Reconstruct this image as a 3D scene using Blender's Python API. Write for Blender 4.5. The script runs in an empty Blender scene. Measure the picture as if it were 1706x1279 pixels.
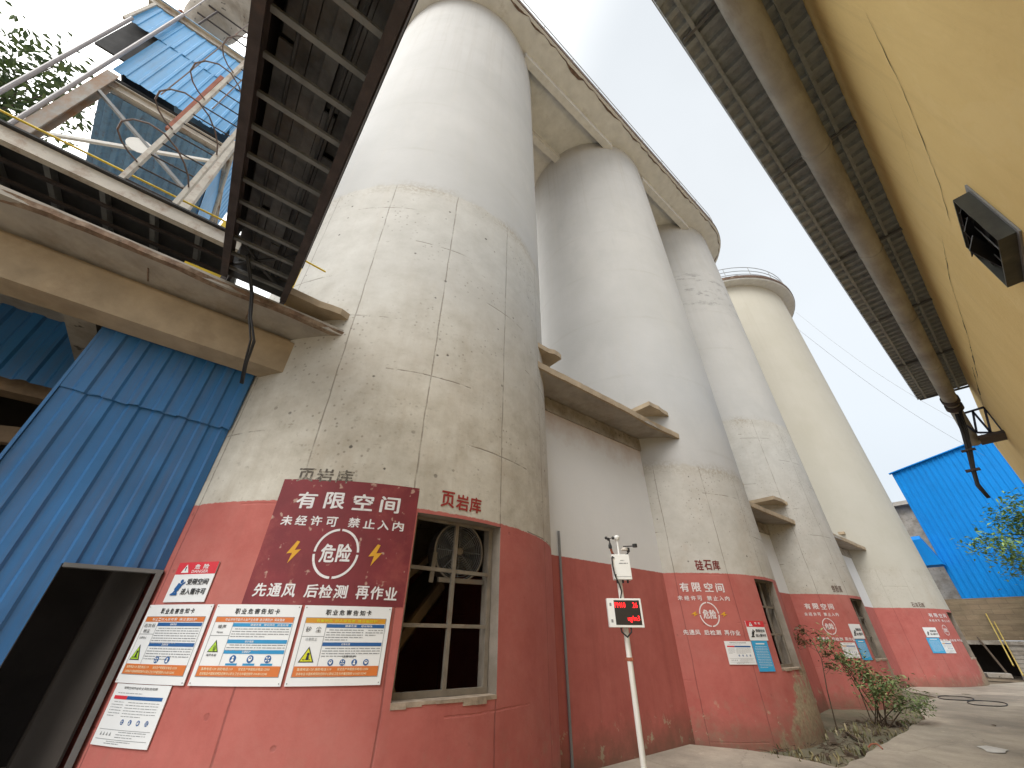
import bpy, bmesh, math, random
from mathutils import Vector, Matrix
import numpy as np
random.seed(7)
rng = np.random.default_rng(7)
sc = bpy.context.scene
COL = sc.collection
R_ = math.radians
V = Vector

# ------------------------------------------------------------------ mesh builder
class MB:
    def __init__(s): s.v = []; s.f = []
    def add(s, vs, fs):
        o = len(s.v); s.v += [tuple(v) for v in vs]; s.f += [tuple(i + o for i in f) for f in fs]; return s
    def box(s, c, size, rz=0, M=None):
        x, y, z = [a / 2 for a in size]
        m = M if M is not None else Matrix.Rotation(rz, 3, 'Z')
        c = V(c)
        vs = [c + m @ V((a * x, b * y, d * z)) for a in (-1, 1) for b in (-1, 1) for d in (-1, 1)]
        return s.add(vs, [(0, 1, 3, 2), (4, 6, 7, 5), (0, 4, 5, 1), (2, 3, 7, 6), (0, 2, 6, 4), (1, 5, 7, 3)])
    def span(s, a, b):
        a, b = V(a), V(b); return s.box((a + b) / 2, [abs(q) for q in (b - a)])
    def bar(s, p, q, w, h, up=(0, 0, 1)):
        p, q = V(p), V(q); d = (q - p); L = d.length; d.normalize(); u = V(up)
        if abs(d.dot(u)) > .98: u = V((0, 1, 0))
        a = d.cross(u).normalized(); b = a.cross(d).normalized()
        return s.box((p + q) / 2, (L, w, h), M=Matrix((d, a, b)).transposed())
    def ibar(s, p, q, w, h, t=.014, up=(0, 0, 1)):
        p, q = V(p), V(q); d = (q - p).normalized(); u = V(up)
        if abs(d.dot(u)) > .98: u = V((0, 1, 0))
        a = d.cross(u).normalized(); b = a.cross(d).normalized()
        s.bar(p + b * (h / 2 - t / 2), q + b * (h / 2 - t / 2), w, t, up); s.bar(p - b * (h / 2 - t / 2), q - b * (h / 2 - t / 2), w, t, up)
        return s.bar(p, q, t, h - 2 * t - .002, up)
    def tube(s, pts, r, n=8, closed=False):
        pts = [V(p) for p in pts]; N = len(pts); rr = r if hasattr(r, '__len__') else [r] * N
        o = len(s.v); prev = None
        for i, p in enumerate(pts):
            if closed: d = pts[(i + 1) % N] - pts[i - 1]
            else: d = pts[min(i + 1, N - 1)] - pts[max(i - 1, 0)]
            d.normalize()
            if prev is None:
                a = d.cross(V((0, 0, 1)) if abs(d.z) < .9 else V((0, 1, 0))).normalized()
            else:
                a = (prev - d * prev.dot(d)).normalized()
            prev = a; b = d.cross(a)
            for k in range(n):
                t = 2 * math.pi * k / n; s.v.append(tuple(p + (a * math.cos(t) + b * math.sin(t)) * rr[i]))
        for i in range(N if closed else N - 1):
            for k in range(n):
                A = o + i * n; B = o + ((i + 1) % N) * n
                s.f.append((A + k, A + (k + 1) % n, B + (k + 1) % n, B + k))
        if not closed:
            s.f.append(tuple(o + k for k in range(n))[::-1]); s.f.append(tuple(o + (N - 1) * n + k for k in range(n)))
        return s
    def lathe(s, c, prof, n=24, axis=(0, 0, 1), cap=True):
        c = V(c); ax = V(axis).normalized(); a = ax.cross(V((0, 0, 1)) if abs(ax.z) < .9 else V((0, 1, 0))).normalized(); b = ax.cross(a)
        o = len(s.v)
        for r, h in prof:
            for k in range(n):
                t = 2 * math.pi * k / n; s.v.append(tuple(c + ax * h + (a * math.cos(t) + b * math.sin(t)) * r))
        for i in range(len(prof) - 1):
            for k in range(n):
                A = o + i * n; B = A + n; s.f.append((A + k, A + (k + 1) % n, B + (k + 1) % n, B + k))
        if cap: s.f.append(tuple(o + k for k in range(n))[::-1]); s.f.append(tuple(o + (len(prof) - 1) * n + k for k in range(n)))
        return s
    def prism(s, poly, z0, z1):
        n = len(poly); o = len(s.v)
        for z in (z0, z1):
            for p in poly: s.v.append((p[0], p[1], z))
        s.f.append(tuple(o + i for i in range(n))[::-1]); s.f.append(tuple(o + n + i for i in range(n)))
        for i in range(n): j = (i + 1) % n; s.f.append((o + i, o + j, o + n + j, o + n + i))
        return s

def obj(name, mb, mat, parent=None, loc=(0, 0, 0), smooth=False, bevel=0):
    """link one mesh object; builder coordinates are world coordinates"""
    base = V(parent['base']) if parent is not None else V(loc)
    me = bpy.data.meshes.new(name); me.from_pydata([tuple(V(v) - base) for v in mb.v], [], mb.f)
    bm = bmesh.new(); bm.from_mesh(me); bmesh.ops.recalc_face_normals(bm, faces=bm.faces)
    bm.to_mesh(me); bm.free()
    me.materials.append(mat)
    if smooth:
        me.polygons.foreach_set('use_smooth', [True] * len(me.polygons))
    o = bpy.data.objects.new(name, me); COL.objects.link(o)
    if parent is not None:
        o.parent = parent; o['base'] = list(base)
    else:
        o.location = base; o['base'] = list(base)
    if bevel:
        b = o.modifiers.new('bevel', 'BEVEL'); b.width = bevel; b.segments = 2; b.limit_method = 'ANGLE'
    if smooth == 'angle':
        me.set_sharp_from_angle(angle=R_(40))
    return o

def tag(o, label, cat, group=None):
    o['label'] = label; o['category'] = cat
    if group: o['group'] = group
    return o
def thing(name, label, cat, loc, group=None):
    o = bpy.data.objects.new(name, None); COL.objects.link(o); o.location = loc; o.empty_display_size = .2
    o['base'] = list(loc); return tag(o, label, cat, group)
def struct(o): o['kind'] = 'structure'; return o

# ------------------------------------------------------------------ node helper
class G:
    def __init__(s, name):
        s.m = bpy.data.materials.new(name); s.m.use_nodes = True; s.nt = s.m.node_tree
        s.b = s.nt.nodes['Principled BSDF']; s.tc = s.n('ShaderNodeTexCoord'); s.P = s.tc.outputs['Object']
    def n(s, t): return s.nt.nodes.new(t)
    def put(s, sock, v):
        if isinstance(v, bpy.types.NodeSocket): s.nt.links.new(v, sock)
        elif isinstance(v, (tuple, list)): sock.default_value = (*v, 1)[:len(sock.default_value)] if len(v) == 3 and len(sock.default_value) == 4 else v
        else: sock.default_value = v
    def math(s, op, a, b=0., c=None, clamp=False):
        n = s.n('ShaderNodeMath'); n.operation = op; n.use_clamp = clamp
        s.put(n.inputs[0], a); s.put(n.inputs[1], b)
        if c is not None: s.put(n.inputs[2], c)
        return n.outputs[0]
    def mix(s, f, a, b, mode='MIX'):
        n = s.n('ShaderNodeMix'); n.data_type = 'RGBA'; n.blend_type = mode
        s.put(n.inputs[0], f); s.put(n.inputs[6], a); s.put(n.inputs[7], b); return n.outputs[2]
    def noise(s, scale, detail=4, rough=.6, vec=None, stretch=None, dist=0):
        n = s.n('ShaderNodeTexNoise'); n.inputs['Scale'].default_value = scale; n.inputs['Detail'].default_value = detail
        n.inputs['Roughness'].default_value = rough; n.inputs['Distortion'].default_value = dist
        v = vec or s.P
        if stretch:
            mp = s.n('ShaderNodeMapping'); s.nt.links.new(v, mp.inputs[0]); mp.inputs['Scale'].default_value = stretch; v = mp.outputs[0]
        s.nt.links.new(v, n.inputs['Vector']); return n.outputs['Fac']
    def vor(s, scale, vec=None, feature='F1'):
        n = s.n('ShaderNodeTexVoronoi'); n.voronoi_dimensions = '2D'; n.inputs['Scale'].default_value = scale; n.feature = feature
        s.nt.links.new(vec or s.P, n.inputs['Vector']); return n.outputs['Distance']
    def ramp(s, f, a, b):            # linear step a..b -> 0..1
        n = s.n('ShaderNodeMapRange'); n.clamp = True; s.put(n.inputs[0], f); n.inputs[1].default_value = a; n.inputs[2].default_value = b
        return n.outputs[0]
    def sep(s, v=None):
        n = s.n('ShaderNodeSeparateXYZ'); s.nt.links.new(v or s.P, n.inputs[0]); return n.outputs
    def comb(s, x, y, z=0.):
        n = s.n('ShaderNodeCombineXYZ'); s.put(n.inputs[0], x); s.put(n.inputs[1], y); s.put(n.inputs[2], z); return n.outputs[0]
    def bump(s, h, strength=.3, dist=.01):
        n = s.n('ShaderNodeBump'); n.inputs['Strength'].default_value = strength; n.inputs['Distance'].default_value = dist
        s.put(n.inputs['Height'], h); s.nt.links.new(n.outputs[0], s.b.inputs['Normal'])
    def done(s, col, rough=.7, metal=0.):
        s.put(s.b.inputs['Base Color'], col); s.put(s.b.inputs['Roughness'], rough); s.put(s.b.inputs['Metallic'], metal)
        return s.m

def surf(name, base, rough=.75, metal=0., var=.25, scale=2.5, dirt=None, amt=.4, dscale=1.2, stretch=None, bump=.25, bscale=30, speck=None):
    g = G(name); dark = tuple(c * (1 - var) for c in base); lite = tuple(min(1, c * (1 + var * .6)) for c in base)
    c = g.mix(g.ramp(g.noise(scale, 6), .3, .7), dark, lite)
    if dirt:
        d = g.ramp(g.noise(dscale, 8, .7, stretch=stretch), 1 - amt - .12, 1 - amt + .16); c = g.mix(d, c, dirt)
    if speck:
        c = g.mix(g.ramp(g.noise(speck[1], 2, .5), .66, .72), c, speck[0])
    if bump: g.bump(g.noise(bscale, 5, .65), bump, .008)
    return g.done(c, rough, metal)

M = {}
M['conc'] = surf('weathered_concrete', (.34, .31, .27), .9, dirt=(.16, .125, .09), amt=.42, dscale=1.6, speck=((.08, .07, .06), 9))
M['conc_tan'] = surf('tan_concrete', (.40, .315, .215), .9, dirt=(.23, .16, .10), amt=.35, dscale=.9)
M['soffit'] = surf('soffit_concrete', (.36, .33, .29), .9, dirt=(.19, .15, .11), amt=.4, dscale=1.1)
M['slabroof'] = surf('roof_slab_concrete', (.60, .605, .60), .9, var=.12, dirt=(.33, .30, .27), amt=.3, dscale=1.3)
M['broken'] = surf('broken_rusty_edge', (.20, .13, .09), .95, var=.5, scale=9, dirt=(.36, .29, .22), amt=.42, dscale=5, bump=.8, bscale=14)
M['steel_dark'] = surf('dark_rusty_steel', (.055, .042, .040), .7, var=.4, scale=6, dirt=(.10, .05, .03), amt=.3, dscale=3)
M['steel_black'] = surf('shade_black_steel', (.045, .045, .047), .8, var=.4, scale=5)  # near-black tone puts the backlit underside shade into the colour
M['steel_shade2'] = surf('shade_deck_plate', (.11, .112, .115), .8, var=.6, scale=4, dirt=(.10, .075, .055), amt=.38, dscale=2.2)  # dark grey carries the backlit shade of the conveyor deck, plus brown dirt
M['steel_grey'] = surf('grey_painted_steel', (.22, .225, .23), .6, var=.2, dirt=(.17, .10, .06), amt=.3, dscale=3)
M['beige_steel'] = surf('cream_painted_steel', (.50, .46, .40), .6, var=.15, scale=4, dirt=(.22, .11, .055), amt=.38, dscale=4.5)
M['rust_bar'] = surf('rust_red_steel', (.32, .10, .055), .75, var=.35, scale=6, dirt=(.42, .33, .26), amt=.3, dscale=5)
M['cage'] = surf('rusty_cage_rod', (.17, .13, .12), .7, var=.4, scale=5, dirt=(.28, .13, .07), amt=.4, dscale=4)
M['yellow'] = surf('yellow_safety_paint', (.72, .50, .02), .5, var=.12, dirt=(.32, .17, .05), amt=.3, dscale=5)
M['mauve_pipe'] = surf('faded_pipe_paint', (.34, .32, .335), .5, var=.15, dirt=(.30, .24, .2), amt=.3, dscale=2)
M['white_paint'] = surf('white_enamel', (.78, .78, .76), .4, var=.05, bump=0)
M['white_pole'] = surf('white_pole_paint', (.74, .72, .68), .45, var=.06, dirt=(.45, .36, .3), amt=.22, dscale=3)
M['plastic_white'] = surf('white_sign_plastic', (.74, .75, .76), .45, var=.04, dirt=(.55, .5, .45), amt=.2, dscale=4, bump=0)
M['black'] = surf('black_plastic', (.015, .015, .016), .5, var=.1, bump=0)
M['rubber'] = surf('black_cable_rubber', (.02, .019, .02), .6, var=.3, bump=.1)
M['dark_room'] = surf('dark_interior', (.040, .032, .027), .95, var=.4, scale=1.2)  # near-black base: interior shade put into the colour
M['hopper_brown'] = surf('hopper_brown', (.24, .17, .11), .8, var=.4, scale=3)
M['frame'] = surf('old_window_steel', (.20, .17, .135), .7, var=.3, scale=5, dirt=(.14, .085, .05), amt=.35, dscale=4)
M['reveal'] = surf('bare_plaster_reveal', (.235, .20, .165), .95, var=.3, scale=3, dirt=(.16, .13, .10), amt=.4, dscale=2.2, bump=.5)
M['sill'] = surf('chipped_sill', (.38, .30, .23), .95, var=.35, scale=8, dirt=(.2, .15, .1), amt=.4, dscale=6, bump=.9, bscale=18)
M['stonewall'] = None

def paintm(name, col, rough=.6, wear=.0, under=(.40, .10, .08), var=.08):
    g = G(name); c = g.mix(g.ramp(g.noise(9, 5), .3, .7), tuple(a * (1 - var) for a in col), col)
    if wear: c = g.mix(g.ramp(g.noise(26, 6, .7), 1 - wear - .08, 1 - wear + .05), c, under)
    return g.done(c, rough)
M['p_white'] = paintm('stencil_white_paint', (.74, .72, .73), .7, .33, (.36, .16, .15))
M['p_white2'] = paintm('stencil_white_paint_thin', (.74, .69, .69), .7, .36, (.42, .14, .12))
M['p_yellow'] = paintm('stencil_amber_paint', (.66, .33, .02), .7, .30, (.3, .05, .04))
M['p_red'] = paintm('stencil_red_paint', (.30, .025, .02), .7, .30, (.45, .38, .30))
M['p_maroon'] = paintm('stencil_maroon_paint', (.17, .02, .02), .7, .32, (.35, .27, .22))
M['p_brown'] = paintm('stencil_brown_paint', (.12, .075, .06), .7, .4, (.35, .3, .25))
M['p_grey'] = paintm('old_grey_lettering', (.10, .085, .07), .8, .42, (.42, .38, .31))
M['ink'] = paintm('sign_black_ink', (.025, .025, .028), .5)
M['ink_grey'] = paintm('sign_grey_print', (.24, .25, .26), .5)
M['ink_blue'] = paintm('sign_blue_ink', (.015, .10, .30), .45)
M['ink_cyan'] = paintm('sign_light_blue_ink', (.02, .26, .52), .45)
M['ink_orange'] = paintm('sign_orange_ink', (.62, .17, .035), .45)
M['ink_amber'] = paintm('sign_amber_ink', (.58, .27, .02), .45)
M['ink_red'] = paintm('sign_red_ink', (.62, .035, .05), .45)
M['ink_yellow'] = paintm('sign_yellow_ink', (.62, .62, .02), .45)
M['ink_green'] = paintm('sign_lime_ink', (.38, .60, .04), .45)
M['ink_cream'] = paintm('sign_cream_ink', (.80, .72, .50), .45)
M['ink_white'] = paintm('sign_white_ink', (.80, .80, .80), .45)
M['sky_board'] = paintm('light_blue_board', (.04, .36, .66), .4)
def led():
    g = G('red_led'); g.put(g.b.inputs['Emission Color'], (1, .015, .02)); g.b.inputs['Emission Strength'].default_value = 1.6
    return g.done((.5, .01, .01), .5)
M['led'] = led()
M['led_panel'] = surf('led_panel_dark', (.030, .027, .025), .4, var=.15, bump=0)

def sheet_mat(name, col, rust=(.22, .10, .05), amt=.22, rough=.42, var=.2, dirt=(.10, .10, .12)):
    g = G(name)
    c = g.mix(g.ramp(g.noise(.9, 5), .3, .7), tuple(a * (1 - var) for a in col), tuple(min(1, a * (1 + var)) for a in col))
    c = g.mix(g.math('MULTIPLY', g.ramp(g.noise(2.2, 8, .7, stretch=(6, 6, .35)), .45, .75), .5), c, dirt)
    c = g.mix(g.ramp(g.noise(3.2, 9, .72, stretch=(3, 3, .6)), 1 - amt - .05, 1 - amt + .1), c, rust)
    g.bump(g.noise(3, 4, .6), .25, .02)
    return g.done(c, g.math('ADD', g.math('MULTIPLY', g.noise(5, 4), .25), rough - .1))
M['blue'] = sheet_mat('blue_coated_sheet', (.030, .150, .370), amt=.2)
M['blue_tower'] = sheet_mat('blue_tower_sheet', (.10, .36, .70), amt=.18, var=.15, dirt=(.12, .2, .3))
M['blue_rusty'] = sheet_mat('blue_grey_rusty_sheet', (.16, .30, .47), rust=(.17, .09, .06), amt=.38, dirt=(.09, .08, .08))
M['rust_edge'] = surf('dark_rust_slab_edge', (.12, .075, .055), .95, var=.5, scale=7, dirt=(.30, .25, .21), amt=.36, dscale=3.5, bump=.8, bscale=12)
M['blue_far'] = sheet_mat('bright_blue_sheet', (.004, .205, .60), amt=.05, var=.08, rough=.6, dirt=(.02, .15, .45))
M['tin'] = sheet_mat('dull_tin_sheet', (.29, .31, .31), rust=(.10, .09, .075), amt=.25, var=.2, dirt=(.07, .075, .075))
M['duct'] = surf('brown_duct_paint', (.34, .325, .285), .55, var=.35, scale=1.5, dirt=(.15, .125, .095), amt=.42, dscale=1.4, stretch=(2, .6, 2))

def yellow_wall():
    g = G('yellow_render'); P = g.sep()
    c = g.mix(g.ramp(g.noise(.55, 5), .3, .7), (.72, .525, .21), (.78, .585, .25))
    c = g.mix(g.math('MULTIPLY', g.ramp(g.noise(1.6, 8, .7, stretch=(1, 1, .3)), .52, .78), .35), c, (.60, .42, .16))
    c = g.mix(g.math('MULTIPLY', g.ramp(g.noise(7, 6, .7), .6, .75), .25), c, (.62, .46, .19))
    c = g.mix(g.math('MULTIPLY', g.math('MULTIPLY', g.ramp(g.noise(1., 8, .75, stretch=(1, 5, .22)), .52, .72), g.ramp(g.math('ADD', P[2], g.math('MULTIPLY', g.noise(.8, 4), 3.)), 4.5, 8.5)), .4), c, (.42, .30, .13))
    c = g.mix(g.math('MULTIPLY', g.ramp(g.noise(.7, 6, .7, dist=.6), .56, .62), .25), c, (.80, .62, .30))
    g.bump(g.math('ADD', g.noise(14, 6, .65), g.math('MULTIPLY', g.noise(2.2, 4, .6), 1.5)), .45, .012)
    return g.done(c, .85)
M['yellow_wall'] = yellow_wall()
M['crack'] = surf('wall_crack_shadow', (.10, .075, .035), .95, var=.4, bump=0)

def silo_mat(name, hp, R=3.05, cream=0., seed=0., tilt=.0, peel=(10, 60), hscr=None, rise=3.6):
    """white paint above the pour line, stained board-marked concrete below, red dado paint to 2.8 m"""
    g = G(name); x, y, z = g.sep()
    th = g.math('ARCTAN2', y, x); s = g.math('MULTIPLY', th, R)
    cyl = g.comb(g.math('ADD', s, seed), z, seed * .37)
    n1 = g.noise(.55, 5, .6, cyl); n2 = g.noise(2.2, 7, .7, cyl); n3 = g.noise(14, 6, .7, cyl)
    streak = g.noise(1., 6, .7, g.comb(g.math('MULTIPLY', s, 3.2), g.math('MULTIPLY', z, .16), seed))
    wa = (.415 - .015 * cream, .41 - .025 * cream, .40 - .065 * cream); wb = (.465, .46 - .01 * cream, .453 - .045 * cream)
    white = g.mix(g.ramp(n1, .3, .7), wa, wb)
    white = g.mix(g.math('MULTIPLY', g.ramp(streak, .55, .8), .28), white, (.50, .465, .41))
    white = g.mix(g.math('MULTIPLY', g.ramp(g.noise(3.5, 8, .75, cyl), .66, .74), .4), white, (.42, .385, .34))
    drip = g.noise(1., 7, .75, g.comb(g.math('MULTIPLY', s, 5.5), g.math('MULTIPLY', z, .09), seed + 3.))
    white = g.mix(g.math('MULTIPLY', g.math('MULTIPLY', g.ramp(drip, .50, .72), g.ramp(g.math('ADD', z, g.math('MULTIPLY', n1, 9.)), 15., 25.)), .42), white, (.33, .30, .26))
    fr_ = g.math('ABSOLUTE', g.math('SUBTRACT', g.math('FRACT', g.math('DIVIDE', g.math('ADD', z, g.math('MULTIPLY', n2, .12)), 2.35)), .5))
    white = g.mix(g.math('MULTIPLY', g.math('MULTIPLY', g.ramp(fr_, .03, .004), g.ramp(g.noise(.8, 5, .7, cyl), .42, .62)), .28), white, (.36, .34, .31))
    patch = g.math('MULTIPLY', g.ramp(g.noise(.42, 6, .65, g.comb(s, g.math('MULTIPLY', z, .6), seed + 8.)), .52, .60), .22)
    white = g.mix(patch, white, (.53, .52, .50))
    if hscr:   # dark scuffed band high on the shaft
        mk = g.math('MULTIPLY', g.ramp(g.noise(1.6, 8, .75, g.comb(s, g.math('MULTIPLY', z, 2.5), seed)), .53, .62),
                    g.math('MULTIPLY', g.ramp(z, hscr[0], hscr[0] + .6), g.ramp(z, hscr[1], hscr[1] - .6)))
        white = g.mix(g.math('MULTIPLY', mk, .75), white, (.22, .215, .21))
    ca = (.41, .375, .315); cb = (.575, .545, .48)
    conc = g.mix(g.ramp(n2, .32, .66), ca, cb)
    conc = g.mix(g.math('MULTIPLY', g.ramp(n1, .45, .7), .45), conc, (.62, .59, .53))
    conc = g.mix(g.math('MULTIPLY', g.ramp(streak, .5, .75), .4), conc, (.33, .27, .20))
    conc = g.mix(g.math('MULTIPLY', g.ramp(n3, .58, .70), .5), conc, (.26, .235, .19))
    # cleaner, paler pour higher up the shaft
    pale = g.mix(g.ramp(n2, .3, .7), (.425, .41, .38), (.505, .492, .462))
    pale = g.mix(g.math('MULTIPLY', g.ramp(n3, .60, .72), .45), pale, (.36, .335, .29))
    pale = g.mix(g.math('MULTIPLY', g.ramp(streak, .55, .8), .3), pale, (.43, .385, .32))
    up = g.ramp(g.math('ADD', z, g.math('MULTIPLY', g.math('SUBTRACT', n1, .5), 5.)), rise, rise + 3.)
    conc = g.mix(g.math('MULTIPLY', up, .85), conc, pale)
    # rust-brown wash under the ledges and pour line
    conc = g.mix(g.math('MULTIPLY', g.math('MULTIPLY', g.ramp(g.noise(.8, 7, .7, cyl), .52, .72), g.ramp(z, 6.8, 3.2)), .4), conc, (.36, .27, .19))
    def line(v, period, off, w):
        f = g.math('FRACT', g.math('ADD', g.math('DIVIDE', v, period), off)); d = g.math('ABSOLUTE', g.math('SUBTRACT', f, .5))
        return g.ramp(d, w / period, w / period * .3)
    row = g.math('FLOOR', g.math('DIVIDE', g.math('ADD', z, .4), 2.6))
    wob = g.math('MULTIPLY', g.math('SUBTRACT', g.noise(1.4, 3, .5, cyl), .5), .05)
    lv = line(g.math('ADD', g.math('ADD', s, g.math('MULTIPLY', row, .0)), wob), 1.22, .16 + seed * .13, .013)
    lh = line(g.math('ADD', g.math('ADD', z, wob), g.math('MULTIPLY', g.math('FLOOR', g.math('DIVIDE', g.math('ADD', s, .2), 1.22)), .9)), 2.75, .15, .013)
    br = g.ramp(g.noise(2.6, 5, .7, cyl), .40, .52)
    lines = g.math('MAXIMUM', g.math('MULTIPLY', lv, g.math('ADD', g.math('MULTIPLY', br, .6), .3)), g.math('MULTIPLY', lh, br))
    conc = g.mix(g.math('MULTIPLY', lines, .75), conc, (.17, .145, .115))
    hole = g.ramp(g.math('ADD', g.vor(1.55, g.comb(s, z, seed)), g.math('MULTIPLY', g.math('SUBTRACT', n2, .5), .12)), .034, .016)
    hole = g.math('MULTIPLY', hole, g.ramp(g.noise(.8, 3, .6, cyl), .44, .56))
    conc = g.mix(g.math('MULTIPLY', hole, .9), conc, (.09, .08, .07))
    # scrapes and splashes: short dark marks lying along the shutter lines
    sc_v = g.comb(g.math('MULTIPLY', s, 2.2), g.math('MULTIPLY', z, 7.), seed)
    scr = g.math('MULTIPLY', g.ramp(g.noise(1.6, 5, .75, sc_v), .64, .70), g.ramp(g.noise(.9, 3, .5, cyl), .42, .56))
    conc = g.mix(g.math('MULTIPLY', scr, .8), conc, (.20, .17, .135))
    fl = g.math('MULTIPLY', g.ramp(g.vor(7, g.comb(s, z, seed)), .13, .07), g.ramp(g.noise(.7, 4, .6, cyl), .50, .60))
    conc = g.mix(g.math('MULTIPLY', fl, .55), conc, (.16, .135, .105))
    # pour line with a ragged darker lip
    zz = g.math('ADD', g.math('ADD', z, g.math('MULTIPLY', g.math('SUBTRACT', n2, .5), .35)), g.math('MULTIPLY', s, tilt))
    mc = g.ramp(zz, hp + .02, hp - .02)
    lip = g.math('MULTIPLY', g.math('MULTIPLY', g.ramp(g.math('ABSOLUTE', g.math('SUBTRACT', zz, hp - .05)), .28, .0), g.ramp(n3, .40, .56)), .8)
    lip = g.math('MULTIPLY', lip, g.ramp(g.noise(.9, 4, .6, cyl), .35, .55))
    col = g.mix(mc, white, conc); col = g.mix(lip, col, (.33, .29, .24))
    if cream: col = g.mix(cream * .5, col, (.48, .445, .36))
    # red dado
    ra = (.375, .092, .077); rb = (.465, .135, .115)
    red = g.mix(g.ramp(n2, .3, .7), ra, rb)
    red = g.mix(g.math('MULTIPLY', g.ramp(n1, .45, .75), .5), red, (.42, .13, .11))
    red = g.mix(g.math('MULTIPLY', g.ramp(streak, .52, .8), .35), red, (.26, .075, .06))
    red = g.mix(g.math('MULTIPLY', lv, .55), red, (.13, .035, .03))
    red = g.mix(g.math('MULTIPLY', hole, .35), red, (.12, .045, .04))
    red = g.mix(g.math('MULTIPLY', g.ramp(g.noise(.9, 8, .75, cyl), .48, .68), .3), red, (.46, .21, .18))
    spl = g.math('MULTIPLY', g.ramp(g.noise(6, 6, .75, cyl), .50, .62), g.ramp(z, .9, .1))
    red = g.mix(g.math('MULTIPLY', spl, .5), red, (.30, .21, .15))
    # peeled base: bare plaster on the weather side, grime all along
    deg = g.math('MULTIPLY', th, 57.2958)
    side = g.math('MULTIPLY', g.ramp(deg, peel[0] - 14, peel[0] + 16), g.ramp(deg, peel[1] + 20, peel[1] - 10))
    pe = g.math('ADD', g.math('MULTIPLY', side, 1.15), g.math('MULTIPLY', g.math('SUBTRACT', n2, .5), 2.0))
    pe = g.math('MULTIPLY', g.ramp(g.math('SUBTRACT', pe, g.math('MULTIPLY', z, .72)), .22, .40), g.ramp(g.noise(5, 5, .7, cyl), .30, .48))
    red = g.mix(pe, red, g.mix(g.ramp(n3, .35, .65), (.27, .205, .13), (.44, .355, .24)))
    chip = g.math('MULTIPLY', g.ramp(g.noise(4.2, 6, .7, cyl), .63, .67), g.ramp(z, .75, .2))
    red = g.mix(chip, red, (.46, .36, .25))
    grime = g.math('MULTIPLY', g.ramp(g.math('ADD', z, g.math('MULTIPLY', g.math('SUBTRACT', n2, .5), .5)), .42, .0), .6)
    red = g.mix(grime, red, (.15, .105, .07))
    col = g.mix(g.ramp(g.math('ADD', z, g.math('MULTIPLY', g.math('SUBTRACT', n3, .5), .05)), 2.806, 2.796), col, red)
    h = g.math('SUBTRACT', g.math('ADD', g.math('MULTIPLY', n2, .6), g.math('MULTIPLY', n3, .35)), g.math('MULTIPLY', g.math('ADD', lines, hole), g.math('MULTIPLY', mc, .8)))
    g.bump(h, .35, .02)
    return g.done(col, .86)

def flatwall_mat():
    g = G('bay_wall_paint'); x, y, z = g.sep(); n1 = g.noise(.5, 5); n2 = g.noise(2.2, 7, .7); n3 = g.noise(13, 6, .7)
    st = g.noise(1, 6, .7, stretch=(4, 4, .25))
    w = g.mix(g.ramp(n1, .3, .7), (.66, .66, .665), (.72, .72, .725))
    w = g.mix(g.math('MULTIPLY', g.ramp(g.math('ADD', z, g.math('MULTIPLY', n2, 1.4)), 5.8, 6.5), .6), w, (.46, .32, .26))
    r = g.mix(g.ramp(n2, .3, .7), (.375, .092, .077), (.455, .13, .11))
    r = g.mix(g.math('MULTIPLY', g.ramp(st, .5, .8), .45), r, (.25, .065, .05))
    r = g.mix(g.math('MULTIPLY', g.ramp(g.noise(3.8, 6, .7), .60, .64), g.ramp(z, .6, .2)), r, (.50, .42, .30))
    r = g.mix(g.math('MULTIPLY', g.ramp(g.math('ADD', z, g.math('MULTIPLY', g.math('SUBTRACT', n2, .5), .8)), .5, .0), .75), r, (.14, .09, .06))
    g.bump(g.math('ADD', n2, g.math('MULTIPLY', n3, .4)), .3, .015)
    return g.done(g.mix(g.ramp(g.math('ADD', z, g.math('MULTIPLY', n3, .03)), 2.822, 2.812), w, r), .86)
M['bay'] = flatwall_mat()

def ground_mat(name, a, b, green=0., wet=.0, seed=0):
    g = G(name); x, y, z = g.sep()
    v = g.comb(g.math('ADD', x, seed), y, 0.)
    n1 = g.noise(.35, 6, .6, v); n2 = g.noise(1.7, 8, .7, v); n3 = g.noise(18, 6, .75, v)
    c = g.mix(g.ramp(n2, .3, .7), a, b)
    c = g.mix(g.math('MULTIPLY', g.ramp(n1, .42, .62), .8), c, tuple(q * .55 for q in a))
    c = g.mix(g.math('MULTIPLY', g.ramp(n3, .55, .72), .55), c, tuple(q * .4 for q in a))
    c = g.mix(g.math('MULTIPLY', g.ramp(g.noise(3.1, 7, .75, v), .60, .68), .5), c, tuple(min(1, q * 1.35) for q in b))
    if green: c = g.mix(g.math('MULTIPLY', g.ramp(g.noise(1.3, 7, .7, v), .5 - green * .15, .62), .75), c, (.10, .105, .065))
    ed = g.ramp(g.vor(.55, g.comb(g.math('ADD', x, g.math('MULTIPLY', n2, .5)), g.math('ADD', y, g.math('MULTIPLY', n2, .5))), 'DISTANCE_TO_EDGE'), .012, .003)
    c = g.mix(g.math('MULTIPLY', ed, .0 if green else .22), c, (.05, .04, .03))
    g.bump(g.math('ADD', n2, g.math('MULTIPLY', n3, .5)), .5, .03)
    return g.done(c, g.math('SUBTRACT', .95, g.math('MULTIPLY', g.ramp(n1, .5, .7), wet)))
M['ground'] = ground_mat('yard_dirt', (.235, .175, .115), (.32, .25, .17))
M['slab'] = ground_mat('yard_concrete', (.32, .285, .23), (.45, .395, .32), wet=.2, seed=4)
M['strip'] = ground_mat('mossy_gutter_dirt', (.17, .14, .095), (.27, .225, .155), green=1., wet=.2, seed=9)

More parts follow.
